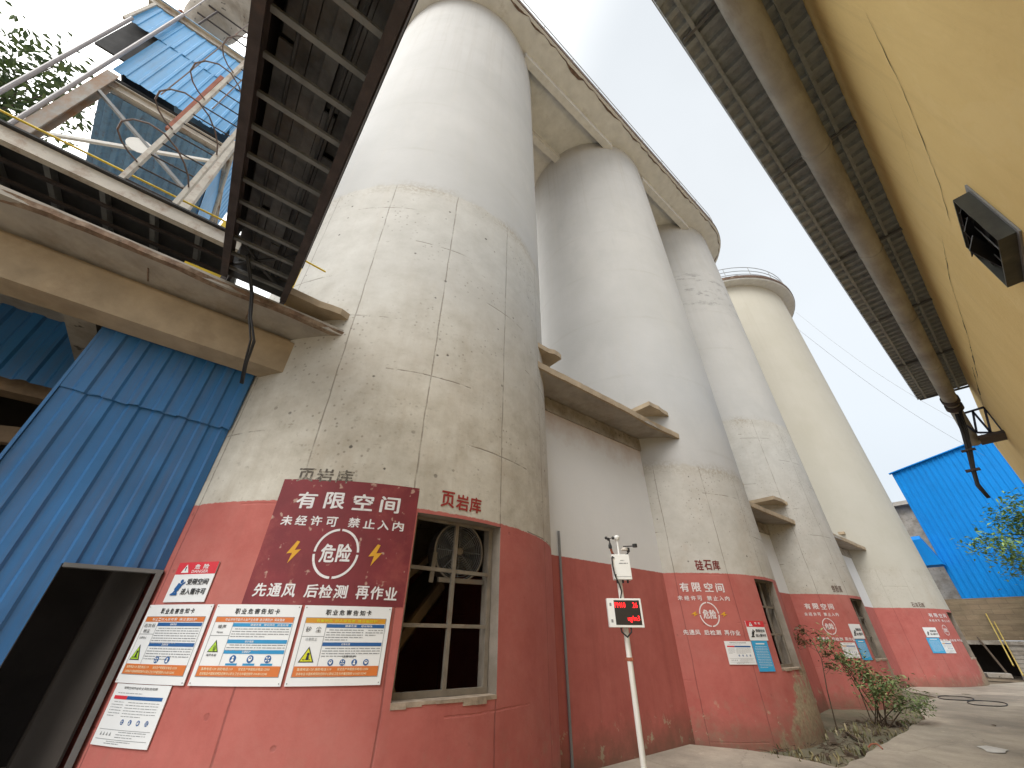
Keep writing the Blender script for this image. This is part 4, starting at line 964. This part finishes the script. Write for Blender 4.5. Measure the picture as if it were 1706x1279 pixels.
for a in (55, 125): 
    x, y = (LX + .36, -2.38) if a < 90 else (LX + .6, -1.82); obj('cage_strap', MB().tube([(x, y, 7.65), (x + .01, y, 12.0)], .008, 5), M['cage'], ld)
obj('bracket', MB().bar((LX, -2.24, 7.5), (LX, -2.26, 9.35), .05, .05, up=(1, 0, 0)), M['rust_bar'], ld)

# ================================================================== BLUE TOWER
tw = thing('blue_tower', 'blue metal clad tower housing above the left platform', 'tower', (-8, -3.2, 5.95))
FX = -6.5
mb = sheet(MB(), (FX, -3.97, 9.98), (0, 1, 0), (0, 0, 1), (1, 0, 0), 1.69, 1.6, .19, .012, .2, .06, sag=.02, jag=.05); obj('front_sheet', mb, M['blue_tower'], tw)
mb = sheet(MB(), (FX + .012, -4.48, 11.52), (0, 1, 0), (0, 0, 1), (1, 0, 0), 2.2, .98, .19, .012, .2, .06, sag=.02); obj('front_sheet', mb, M['blue_tower'], tw)
mb = sheet(MB(), (-9.6, -2.27, 10.25), (1, 0, 0), (0, 0, 1), (0, 1, 0), 3.08, 2.24, .19, .012, .2, .06, sag=.02, jag=.07); obj('side_sheet', mb, M['blue_tower'], tw)
obj('opening_shade', MB().span((-9.4, -4.5, 10.3), (-9.3, -2.4, 12.4)).span((-9.3, -4.02, 10.3), (-6.7, -3.99, 12.4)).span((-6.62, -4.44, 10.45), (-6.58, -3.9, 12.4)), M['steel_black'], tw)  # black panels stand in for the shade in the tower opening
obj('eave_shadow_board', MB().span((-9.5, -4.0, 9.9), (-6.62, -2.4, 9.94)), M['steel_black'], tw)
obj('roof_edge_beam', MB().ibar((FX - .02, -4.55, 12.62), (FX - .02, -1.75, 12.66), .12, .22), M['beige_steel'], tw)
obj('roof_sheet', MB().span((-9.7, -4.5, 12.75), (-6.45, -2.2, 12.78)), M['blue_rusty'], tw)
obj('floor_beam', MB().ibar((-6.62, -4.0, 9.68), (-6.62, -2.0, 9.68), .12, .2), M['beige_steel'], tw)
obj('floor_beam', MB().ibar((-6.62, -2.2, 9.95), (-9.4, -2.2, 9.95), .10, .16), M['beige_steel'], tw)
obj('left_edge_trim', MB().bar((FX + .02, -4.47, 11.45), (FX + .02, -4.43, 12.5), .05, .05), M['beige_steel'], tw)
for y in (-3.93,): obj('column', MB().ibar((FX - .02, y, 5.95), (FX - .02, y + .05, 9.78), .16, .18, .018, up=(1, 0, 0)), M['rust_mix'] if 'rust_mix' in M else M['beige_steel'], tw)
obj('column', MB().bar((-6.45, -1.98, 5.95), (-6.48, -2.1, 9.85), .16, .14, up=(1, 0, 0)), M['beige_steel'], tw)
h0 = V((-6.66, -3.9, 9.55)); dv = V((-2.9, 0, -1.55)); nv_ = V((-1.55, 0, 2.9)).normalized() * -1
mb = sheet(MB(), h0 + dv + V((0, -.05, 0)), (0, 1, 0), -dv, -nv_ if nv_.z > 0 else nv_, 1.72, dv.length, .2, .035, sag=.02); obj('hopper_cladding', mb, M['blue_rusty'], tw)
mb = MB(); y = -2.2; mb.add([(-6.7, y, 9.5), (-6.7, y, 9.85), (-9.5, y, 10.2), (-9.55, y, 8.0), (-7.7, y, 8.9)], [(0, 1, 2, 3, 4)]); obj('hopper_side', mb, M['blue_tower'], tw)
obj('pipe_strut', MB().tube([(-6.9, -2.14, 10.2), (-8.6, -2.0, 8.7)], .035, 8), M['beige_steel'], tw)
obj('brace', MB().bar((-6.46, -3.81, 9.2), (-6.46, -2.2, 8.05), .05, .06, up=(1, 0, 0)), M['steel_grey'], tw); obj('brace', MB().bar((-6.49, -3.75, 7.8), (-6.49, -2.1, 9.1), .05, .05, up=(1, 0, 0)), M['white_pole'], tw)
mb = MB(); mb.lathe((-6.44, -2.96, 8.46), [(.17, -.004), (.17, .004)], 18, (1, 0, 0)); obj('gusset_plate', mb, M['white_pole'], tw)
for y, z1 in ((-4.36, 11.55), (-4.02, 12.75)): obj('vent_pipe', MB().tube([(FX + .06, y, 5.95), (FX + .06, y + (-.03), z1)], .031, 10), M['mauve_pipe'], tw)
obj('antenna_rod', MB().tube([(FX + .06, -4.05, 12.75), (FX + .03, -4.1, 14.2)], .012, 6), M['mauve_pipe'], tw)
rt = thing('roof_hopper', 'grey round hopper on the roof of the blue tower at the top left', 'hopper', (-7.2, -4.1, 12.8))
obj('shell', MB().lathe((-6.95, -4.0, 0), [(.12, 13.2), (.42, 13.75), (.5, 14.3), (.5, 16.2)], 24), M['conc'], rt, smooth='angle'); obj('support', MB().tube([(-6.9, -4.45, 12.78), (-6.9, -4.4, 13.6)], .05, 8).tube([(-6.9, -4.1, 12.78), (-6.92, -4.1, 13.3)], .14, 12), M['rust_bar'], rt)
rr_ = thing('tower_railing', 'thin dark two bar railing on top of the blue tower', 'railing', (FX, -3, 12.75))
for z in (13.28, 13.86): obj('rail', MB().tube([(FX, -4.0, z), (FX, -1.9, z)], .02, 6), M['steel_dark'], rr_)
for y in (-3.83, -2.92, -2.3): obj('post', MB().tube([(FX, y, 12.76), (FX, y, 13.86)], .02, 6), M['steel_dark'], rr_)

ol = thing('silo_ladder', 'rusty orange ladder fixed to the left flank of the first silo', 'ladder', (-7.0, -.45, 9.5))
for x in (-6.75, -7.15): obj('rail', MB().bar((x, -.48, 9.6), (x, -.48, 12.9), .04, .05), M['rust_bar'], ol)
for i in range(10): obj('rung', MB().tube([(-6.75, -.48, 9.8 + .32 * i), (-7.15, -.48, 9.8 + .32 * i)], .012, 6), M['rust_bar'], ol)

# ================================================================== CONVEYOR GANTRY OVERHEAD
gn = thing('conveyor_gantry', 'dark conveyor gallery crossing overhead, seen from below against the sky', 'conveyor', (-3, -.45, 5.1))
A = V((-4.76, 0, 5.30)); B = V((2.0, 0, 4.30)); dirg = (B - A).normalized(); upg = V((-dirg.z, 0, dirg.x))
def gp(t, y, h): p = A + dirg * t + upg * h; return V((p.x, y, p.z))
GL = (B - A).length; ya, yb = -.79, -.12
for y in (ya, yb): obj('side_girder', MB().ibar(gp(0, y, .07), gp(GL, y - (.05 if y == ya else .01), .07), .075, .15, .012), M['steel_dark'], gn)
for i in range(22): t = .12 + .315 * i; obj('cross_member', MB().bar(gp(t, ya + .02, .085), gp(t + .02, yb - .02, .085), .04, .035), M['steel_dark2'], gn)
mb = MB(); k = 6; rnd = random.Random(3)
for j in range(k):
    y0 = ya + .05 + (yb - ya - .1) * j / k; t0 = 0
    while t0 < GL:
        t1 = min(GL, t0 + rnd.uniform(.6, 1.6)); h = .24 + rnd.uniform(0, .07)
        mb.bar(gp(t0, y0 + .048, h), gp(t1 - .006, y0 + .048, h), .09, .02); t0 = t1
obj('deck_plate', mb, M['steel_shade2'], gn)
obj('cover', MB().bar(gp(0, (ya + yb) / 2, .62), gp(GL, (ya + yb) / 2, .62), yb - ya + .1, .02), M['steel_black'], gn)
for y in (ya - .04, yb + .04): obj('side_cover', MB().bar(gp(.25, y, .38), gp(GL, y, .38), .006, .48), M['steel_dark'], gn)
mb = MB()
for y in (-.62, -.30): mb.tube([gp(.2, y, .19), gp(GL, y, .17)], .016, 6)
obj('return_rod', mb, M['steel_black'], gn)
obj('end_plate', MB().bar(gp(.03, ya, .3), gp(.03, yb, .3), .02, .55, up=upg), M['steel_black'], gn)
for y in (ya, yb): obj('foot', MB().span((-4.86, y - .03, 5.22), (-4.80, y + .03, 5.42)), M['steel_dark'], gn)
mb = MB().bar(gp(.1, ya, .12), gp(.9, yb, .16), .03, .03); mb.bar(gp(.05, yb - .1, .12), gp(.6, ya + .1, .17), .03, .03); obj('diagonal_brace', mb, M['steel_black'], gn)
# hanging cable bundle
mb = MB(); 
for k, (dx, dy) in enumerate(((0, 0), (.02, .015), (-.012, .022))):
    mb.tube([(-4.2 + dx, -.62 + dy, 5.27), (-4.55 + dx, -.53 + dy, 5.26), (-4.64 + dx, -.45 + dy, 5.12), (-4.65 + dx, -.36 + dy, 4.8), (-4.66 + dx, -.24 + dy * 2, 4.5), (-4.80 + dx, -.2 + dy, 4.28), (-5.2, -.16 + dy, 4.2)], .012, 7)
tag(obj('hanging_cable', mb, M['rubber'], loc=(-4.65, -.4, 5), smooth=True), 'black cable bundle hanging from the conveyor foot in front of the tan beam', 'cable')

# ================================================================== YELLOW BUILDING
WX = 1.07
yb_ = thing('yellow_building', 'tall yellow rendered building wall with long cracks on the right', 'building', (3, 6, 0))
obj('wall', MB().span((WX, -1.2, -.16), (7, 20.85, 7.40)), M['yellow_wall'], yb_)
def crack(pts, wd):
    mb = MB(); pp = []
    for a, b in zip(pts[:-1], pts[1:]):
        n = max(3, int(math.dist(a, b) / .08))
        for i in range(n): t = i / n; pp.append((a[0] + (b[0] - a[0]) * t + random.uniform(-.008, .008), a[1] + (b[1] - a[1]) * t + random.uniform(-.012, .012)))
    vs = []
    for i, (y, z) in enumerate(pp): w_ = wd * max(.15, abs(mn.noise((y * 1.7, z, 2))) * 1.8) * min(1, i / 6 + .1); vs += [(WX - .003, y, z - w_), (WX - .003, y, z + w_)]
    mb.add(vs, [(2 * i, 2 * i + 2, 2 * i + 3, 2 * i + 1) for i in range(len(pp) - 1)]); obj('crack', mb, M['crack'], yb_)
crack([(2.75, 5.79), (3.45, 5.56), (3.97, 5.48), (4.65, 5.41), (5.35, 5.43)], .012); crack([(5.95, 5.78), (7.45, 6.03), (9.55, 6.12), (12.4, 6.43)], .021); crack([(11.8, 6.5), (14.9, 6.8), (18, 7.02), (20.4, 7.05)], .034)
crack([(3.55, 6.0), (4.1, 5.91), (5.1, 5.94)], .006)
obj('corner_pier', MB().span((WX + .16, 20.87, -.16), (WX + .75, 22.6, 6.8)), M['conc_tan'], yb_)
cn = thing('roof_canopy', 'wide dull tin roof overhang with ribs above the yellow wall', 'roof', (.56, 6, 7.4))
mb = sheet(MB(), (.05, -1.2, 7.43), (0, 1, 0), (1, 0, 0), (0, 0, -1), 16.25, 2.4, .2, .05, .3, .10); obj('roof_sheet', mb, M['tin'], cn)
obj('purlin', MB().span((.185, -1.2, 7.345), (.225, 15.0, 7.40)), M['tin'], cn); obj('purlin', MB().span((.86, -1.2, 7.345), (.90, 15.0, 7.40)), M['tin'], cn)
for y in np.arange(-.07, 15.1, 2.51): obj('rafter', MB().bar((.075, float(y), 7.37), (WX + .06, float(y), 7.335), .03, .05), M['steel_grey2'], cn)
obj('edge_trim', MB().span((.036, -1.2, 7.395), (.048, 15.05, 7.45)), M['tin'], cn)
dc = thing('dust_duct', 'long brown round duct running under the tin roof overhang', 'duct', (.59, 6, 7))
for i in range(6):
    y0 = -.38 + 2.54 * i; obj('duct_section', MB().tube([(.59, y0, 7.06), (.59, min(14.75, y0 + 2.532), 7.06)], .152, 28), M['duct'], dc, smooth='angle')
    if y0 + 2.54 < 14.75: obj('flange', MB().tube([(.59, y0 + 2.515, 7.06), (.59, y0 + 2.553, 7.06)], .162, 28), M['duct'], dc, smooth='angle')
obj('end_collar', MB().tube([(.59, 14.7, 7.06), (.59, 14.85, 7.03)], .18, 20), M['steel_dark'], dc); obj('end_collar', MB().tube([(.585, 15.0, 6.97), (.58, 15.12, 6.90)], .175, 20), M['steel_dark'], dc)
obj('end_bend', MB().tube([(.59, 14.75, 7.06), (.577, 15.07, 6.93), (.56, 15.3, 6.62), (.535, 15.38, 6.31), (.485, 15.25, 5.94)], .124, 14), M['duct'], dc, smooth=True)
hs = thing('cable_hose', 'black hoses curving down from the duct end in front of the blue shed', 'hose', (.5, 14.8, 6.2))
for k, (dx, dz, r) in enumerate(((0, 0, .031), (.06, .04, .022), (.105, .075, .013), (-.03, .025, .01))):
    obj('hose', MB().tube([(.535 + dx, 14.76, 6.62 + dz), (.41 + dx, 14.7, 6.06 + dz), (.26 + dx * .8, 14.63, 5.5 + dz), (.136 + dx * .6, 14.57, 5.07 + dz), (.062 + dx * .4, 14.57, 4.76 + dz * .5), (.1 + dx * .3, 14.57, 4.45)], r, 8), M['rubber'], hs, smooth=True)
obj('clip', MB().box((.155, 14.57, 5.13), (.26, .1, .05)), M['steel_dark'], hs); obj('clip', MB().box((.30, 14.63, 5.63), (.26, .1, .04)), M['steel_dark'], hs)
tb = thing('truss_bracket', 'steel lattice bracket holding the duct end off the yellow wall', 'bracket', (.8, 14.9, 6.3))
q = [V((.465, 15.25, 6.75)), V((1.066, 15.25, 6.78)), V((1.066, 15.25, 6.03)), V((.65, 15.25, 6.19)), V((.837, 15.25, 6.75)), V((.868, 15.25, 6.10))]
for a, b in ((0, 1), (1, 2), (2, 3), (3, 0), (3, 4), (4, 5), (5, 1)): obj('truss_bar', MB().bar(q[a], q[b], .043, .043), M['steel_blue'], tb)
obj('base_shelf', MB().span((.607, 15.0, 5.95), (1.066, 15.62, 6.03)), M['steel_dark'], tb)
vh = thing('exhaust_hood', 'black louvred exhaust hood projecting from the yellow wall', 'vent', (WX, 4.46, 4.5))
Y0, Y1, Z0, Z1, D = 4.20, 4.98, 4.27, 4.84, .115
obj('flange', MB().span((WX - .014, Y0 - .04, Z0 - .03), (WX - .002, Y1 + .03, Z1 + .05)), M['steel_grey'], vh)
mb = MB().span((WX - D, Y0, Z0), (WX - .015, Y0 + .014, Z1)); mb.span((WX - D + .002, Y1 - .014, Z0), (WX - .015, Y1, Z1)); mb.span((WX - D - .002, Y0 + .0145, Z1 - .014), (WX - .015, Y1 - .0145, Z1)); mb.span((WX - D + .001, Y0 + .0145, Z0), (WX - .015, Y1 - .0145, Z0 + .014)); obj('box_frame', mb, M['hood'], vh)
obj('dark_throat', MB().span((WX - .035, Y0 + .0145, Z0 + .0145), (WX - .02, Y1 - .0145, Z1 - .0145)), M['black'], vh)  # black plate stands in for the shade inside the hood
for i in range(3):
    z = Z1 - .03 - .18 * i; obj('louvre', MB().bar((WX - D + .05, (Y0 + Y1) / 2, z), (WX - D - .022, (Y0 + Y1) / 2 + .012 * i, z - .11), Y1 - Y0 - .06, .006), M['black'], vh)
for y in (Y0 + .19, Y0 + .38): obj('tie_rod', MB().tube([(WX - D + .012, y, Z0 + .015), (WX - D + .012, y, Z1 - .015)], .004, 5), M['steel_grey'], vh)

# ================================================================== FAR END
fs_ = thing('blue_shed', 'bright blue ribbed metal shed at the far end above a block wall', 'shed', (1, 38, 3.7))
mb = MB(); sheet(mb, (-3.36, 38, 3.72), (1, 0, 0), (0, 0, 1), (0, -1, 0), 10.5, 7.9, .30, .035, .3, .12)
for i, v in enumerate(mb.v):
    if v[2] > 11: mb.v[i] = (v[0], v[1], v[2] + .0 + (v[0] + 3.36) * .19)
obj('front_sheet', mb, M['blue_far'], fs_); obj('roof_trim', MB().bar((-3.5, 37.9, 11.60), (7.2, 37.9, 13.63), .25, .06), M['blue_far'], fs_); obj('side_sheet', sheet(MB(), (-3.36, 38.05, 3.72), (0, 1, 0), (0, 0, 1), (-1, 0, 0), 12, 7.9, .3, .03), M['blue_far'], fs_)
lt = thing('lean_to', 'small dark blue lean-to box between the cream silo and the blue shed', 'shed', (-4, 37, 5.4))
mb = MB(); mb.add([(-6, 36.6, 7.0), (-3.6, 36.6, 7.0), (-3.2, 36.6, 5.5), (-6, 36.6, 5.5), (-6, 37.9, 7.4), (-3.7, 37.9, 7.4), (-3.2, 37.9, 5.5), (-6, 37.9, 5.5)], [(0, 1, 2, 3), (0, 4, 5, 1), (1, 5, 6, 2), (3, 2, 6, 7), (4, 7, 6, 5)]); obj('shell', mb, M['blue_far'], lt)
ob = thing('old_building', 'bit of an old concrete building showing between silo and blue shed', 'building', (-6, 46, 0)); obj('wall', MB().span((-14, 46, 0), (-3.9, 52, 11.0)), M['conc'], ob); obj('roof_slab', MB().span((-14.4, 45.4, 11.0), (-3.6, 52.4, 11.3)), M['soffit'], ob)
for k in range(3): obj('window', MB().span((-6.4 - 2 * k, 45.96, 8.8), (-5.2 - 2 * k, 46.04, 10.2)), M['steel_black'], ob)
rw = thing('retaining_wall', 'brown block retaining wall with a dark opening below the blue shed', 'wall', (0, 37.8, 0))
obj('block_face', MB().span((-9, 37.6, 1.62), (9, 39.5, 3.70)), M['stonewall'], rw); obj('lintel', MB().span((-9, 37.4, 1.42), (9, 37.9, 1.60)), M['conc'], rw)
obj('pier', MB().span((-9, 37.7, -.4), (-5.6, 39, 1.415)).span((-.2, 37.75, -.4), (9, 39, 1.415)), M['stonewall'], rw); obj('opening_back', MB().span((-5.6, 42, -.6), (-.2, 42.1, 1.415)), M['dark_room'], rw); obj('opening_roof', MB().span((-5.6, 39.5, 1.36), (-.2, 42, 1.41)), M['dark_room'], rw)
st_ = thing('yard_stairs', 'dim concrete steps with a yellow handrail at the far right', 'stairs', (-2, 36, 0))
for i in range(9): obj('step', MB().span((-2.55, 35.2 + .28 * i, -.1 + .18 * i), (-.6, 35.47 + .28 * i, .06 + .18 * i)), M['conc'], st_)
for x in (-2.6,): obj('handrail', MB().bar((x, 34.9, .55), (x - .1, 37.6, 2.9), .05, .06).bar((x + .14, 34.9, .15), (x + .04, 37.6, 2.5), .05, .06), M['yellow_old'], st_)
tag(obj('leaning_pole', MB().tube([(-3.0, 35.6, 0), (-3.55, 37.3, 1.75)], .05, 8), M['twig'], loc=(-3, 35.6, 0)), 'brown pole leaning in front of the dark opening under the lintel', 'pole')
tag(obj('stone_slab', MB().box((-3.35, 35.0, .12), (.9, .6, .2), rz=.3), M['conc'], loc=(-3.35, 35, 0), bevel=.03), 'pale broken slab lying before the dark opening', 'slab')

# ================================================================== VEGETATION
def leaves(mb, centers, n, size, spread, rnd, flat=.5):
    for _ in range(n):
        c = V(rnd.choice(centers)); p = c + V((rnd.gauss(0, spread), rnd.gauss(0, spread), rnd.gauss(0, spread * .8)))
        s = size * rnd.uniform(.6, 1.3); a = V((rnd.gauss(0, 1), rnd.gauss(0, 1), rnd.gauss(0, flat))).normalized(); b = a.cross(V((rnd.gauss(0, .4), rnd.gauss(0, .4), 1))).normalized()
        mb.add([p - a * s * .5, p + b * s * .22 + V((0, 0, s * .04)), p + a * s * .5 - V((0, 0, s * .12)), p - b * s * .22 + V((0, 0, s * .04))], [(0, 1, 2, 3)])
def tree(label, base, top, r, nl, size, mat, seed, spread, trunk=.16, limbs=14, crown_c=None, squash=1.):
    rnd = random.Random(seed); t = thing('tree', label, 'tree', base); base = V(base); top = V(top); cc = V(crown_c) if crown_c else top
    mid = base.lerp(top, .5) + V((rnd.uniform(-.3, .3), rnd.uniform(-.3, .3), 0))
    obj('trunk', MB().tube([base, mid, top], [trunk, trunk * .7, trunk * .3], 10), M['bark'], t, smooth=True); br = MB(); cs = []
    for i in range(limbs):
        d = V((rnd.gauss(0, 1), rnd.gauss(0, 1), rnd.gauss(.2, .7))).normalized(); e = cc + V((d.x * r, d.y * r, d.z * r * squash)) * rnd.uniform(.55, 1.05); s = base.lerp(top, rnd.uniform(.55, .98)); m = s.lerp(e, .5) + V((0, 0, -.12 * r))
        br.tube([s, m, e], [trunk * .3, trunk * .18, trunk * .05], 6)
        for k in range(6): p = m.lerp(e, rnd.uniform(.2, 1.1)); q = p + V((rnd.gauss(0, r * .2), rnd.gauss(0, r * .2), rnd.gauss(0, r * .16))); cs.append(tuple(q)); br.tube([p, q], [trunk * .06, trunk * .03], 4)
    obj('branches', br, M['bark'], t); lf = MB(); leaves(lf, cs, nl, size, spread, rnd); obj('crown', lf, mat, t); return t
tree('green leafy tree behind the platform at the upper left edge', (-12.6, -9.3, 0), (-12.0, -8.3, 13.0), 1.75, 4200, .23, M['leaf_tree'], 5, .34, .2, 20, (-11.9, -7.9, 12.9), 1.1)
tree('smaller lower tree peeping between the pipes and the blue tower', (-11.9, -5.6, 0), (-11.9, -5.6, 10.6), 1.15, 2300, .2, M['leaf_tree'], 8, .26, .14, 12, (-11.9, -5.6, 11.0), 1.0)
tree('feathery green tree in front of the blue shed on the right', (2.0, 33.9, 0), (1.6, 33.8, 6.2), 2.0, 5200, .25, M['leaf_far'], 11, .36, .13, 18, (1.05, 33.8, 5.7), 1.45)
# bush by the third silo
rnd = random.Random(21); bu = thing('bush', 'green leafy bush with thin stems growing in the gutter beside the third silo', 'bush', (-3.75, 14.1, -.1))
stm = MB(); cs = []
for (x, y, z) in [(-3.3, 13.9, .9), (-3.15, 14.2, .75), (-3.6, 14.3, 1.15), (-3.95, 14.0, 1.3), (-4.05, 13.5, 1.55), (-3.45, 13.6, .6), (-3.0, 14.3, .45), (-3.75, 14.4, .85), (-2.9, 14.6, .35), (-3.35, 14.6, .7), (-4.15, 13.4, 1.75)]:
    b0 = V((-3.7 + rnd.uniform(-.2, .2), 14.1 + rnd.uniform(-.2, .2), -.12)); e = V((x, y, z)); m = b0.lerp(e, .55) + V((rnd.uniform(-.08, .08), rnd.uniform(-.08, .08), .12)); stm.tube([b0, m, e], [.013, .009, .004], 6)
    for k in range(7): p = m.lerp(e, rnd.uniform(.0, 1.05)); q_ = p + V((rnd.gauss(0, .09), rnd.gauss(0, .09), rnd.gauss(.02, .07))); stm.tube([p, q_], [.004, .002], 4); cs.append(tuple(q_))
obj('stems', stm, M['twig'], bu); lf = MB(); leaves(lf, cs, 2000, .095, .12, rnd); obj('foliage', lf, M['leaf'], bu)
sp2 = thing('sapling', 'thin leaning sapling with small leaves in front of the third silo notice', 'sapling', (-4.3, 13.0, -.1))
stm = MB().tube([(-4.3, 13.0, -.12), (-4.22, 13.0, .6), (-4.12, 13.05, 1.2), (-4.15, 12.95, 1.55), (-4.28, 12.85, 1.85)], [.014, .012, .009, .006, .003], 6); cs = []
for (x, y, z) in [(-4.0, 13.15, 1.30), (-4.3, 12.8, 1.5), (-4.25, 12.9, 1.75), (-4.4, 12.6, 1.62), (-4.5, 12.5, 1.66), (-4.0, 13.2, 1.05)]: stm.tube([(-4.14, 13.03, z - .15), (x, y, z)], [.005, .002], 4); cs += [(x, y, z), (x - .03, y - .05, z + .03)]
obj('stems', stm, M['twig'], sp2); lf = MB(); leaves(lf, cs, 420, .085, .07, rnd); obj('foliage', lf, M['leaf_dry2'], sp2)
# weeds and litter in the gutter
rnd = random.Random(4); wd = MB(); tw_ = MB()
for _ in range(900):
    y = 8.6 + rnd.random() ** 1.3 * 9; x = rnd.uniform(-4.35 + .03 * (y - 8.6), -3.12); 
    if mn.noise((x * 2, y * 1.3, 8)) < -.05: continue
    h = rnd.uniform(.04, .16); a = rnd.uniform(0, 6.28); p = V((x, y, -.11)); t = p + V((math.cos(a) * h * .5, math.sin(a) * h * .5, h)); s = V((-math.sin(a), math.cos(a), 0)) * rnd.uniform(.006, .02)
    m = p.lerp(t, .55) + V((0, 0, .01)); wd.add([p - s * .3, p + s * .3, m + s, t, m - s], [(0, 1, 2, 3, 4)])
wo = obj('gutter_weeds', wd, M['leaf_dry'], loc=(-3.7, 11, -.1)); wo['kind'] = 'stuff'
for _ in range(170):
    y = 8.3 + rnd.random() ** 2 * 7; x = rnd.uniform(-4.3, -3.15); a = rnd.uniform(0, 6.28); l = rnd.uniform(.06, .4); p = V((x, y, -.07)); tw_.tube([p, p + V((math.cos(a) * l / 2, math.sin(a) * l / 2, rnd.uniform(.0, .06))), p + V((math.cos(a + .3) * l, math.sin(a + .3) * l, rnd.uniform(-.02, .08)))], [.006, .005, .002], 4)
for _ in range(70):
    y = 8.3 + rnd.random() ** 1.6 * 8; x = rnd.uniform(-4.3, -3.15); s = rnd.uniform(.02, .09); tw_.box((x, y, -.09), (s * rnd.uniform(.7, 1.6), s, s * .7), M=Matrix.Rotation(rnd.uniform(0, 3), 3, V((rnd.random(), rnd.random(), 1))))
lo_ = obj('gutter_litter', tw_, M['twig'], loc=(-3.7, 11, -.1)); lo_['kind'] = 'stuff'
for i, (x, y, a, L_, lab) in enumerate([(-3.95, 11.5, 1.9, 1.0, 'broad brown plank lying in the gutter nearest the second silo'), (-3.7, 12.0, 2.1, .9, 'thin brown stick plank in the gutter further from the second silo')]):
    d = V((math.cos(a), math.sin(a), 0)) * L_ / 2; tag(obj('plank', MB().bar(V((x, y, -.06)) - d, V((x, y, -.05)) + d, .11 - .05 * i, .025), M['twig'], loc=(x, y, -.03)), lab, 'plank')
for i, (x, y, lab) in enumerate([(-3.35, 21.6, 'loop of dark hose on the ground nearer the cream silo'), (-2.55, 20.7, 'long flat loop of dark hose on the open yard')]):
    tag(obj('hose_loop', MB().tube([(x + .42 * math.cos(t * .35), y + (.75 + .1 * i) * math.sin(t * .35), .014 + .006 * math.sin(t)) for t in range(18)], .013, 7, True), M['rubber'], loc=(x, y, 0), smooth=True), lab, 'hose')
for i, (x, y, s, lab) in enumerate([(-1.75, 12.3, .16, 'crumpled pale scrap on the open concrete yard'), (-2.0, 15.6, .05, 'small dark clod on the open concrete yard')]):
    mb = MB(); n = 9; mb.add([(x, y, .03)] + [(x + s * rnd.uniform(.6, 1.5) * math.cos(k * .698), y + 1.6 * s * rnd.uniform(.6, 1.4) * math.sin(k * .698), .004 + rnd.uniform(0, .02)) for k in range(n)], [(0, 1 + k, 1 + (k + 1) % n) for k in range(n)]); tag(obj('litter_scrap', mb, M['scrap'] if i == 0 else M['twig'], loc=(x, y, 0)), lab, 'litter')
tag(obj('bent_rebar', MB().tube([(-3.16, 10.75, .0), (-3.1, 10.78, .05), (-3.02, 10.80, .06), (-2.95, 10.74, .01)], .012, 6), M['rust_bar'], loc=(-3.1, 10.8, 0)), 'short bent rebar at the broken edge of the yard slab', 'rebar')
# overhead wires
for i, (a, b, lab) in enumerate([((-2.7, 27.9, 20.9), (1.15, 20.6, 7.3), 'upper thin wire from the cream silo top towards the yellow building'), ((-3.1, 27.7, 19.6), (1.2, 36, 11.0), 'lower thin wire sagging from the cream silo towards the blue shed')]):
    a, b = V(a), V(b); tag(obj('overhead_wire', MB().tube([a.lerp(b, k / 12) - V((0, 0, .9 * math.sin(math.pi * k / 12))) for k in range(13)], .008, 4), M['steel_grey'], loc=tuple(a)), lab, 'wire', 'overhead wires')
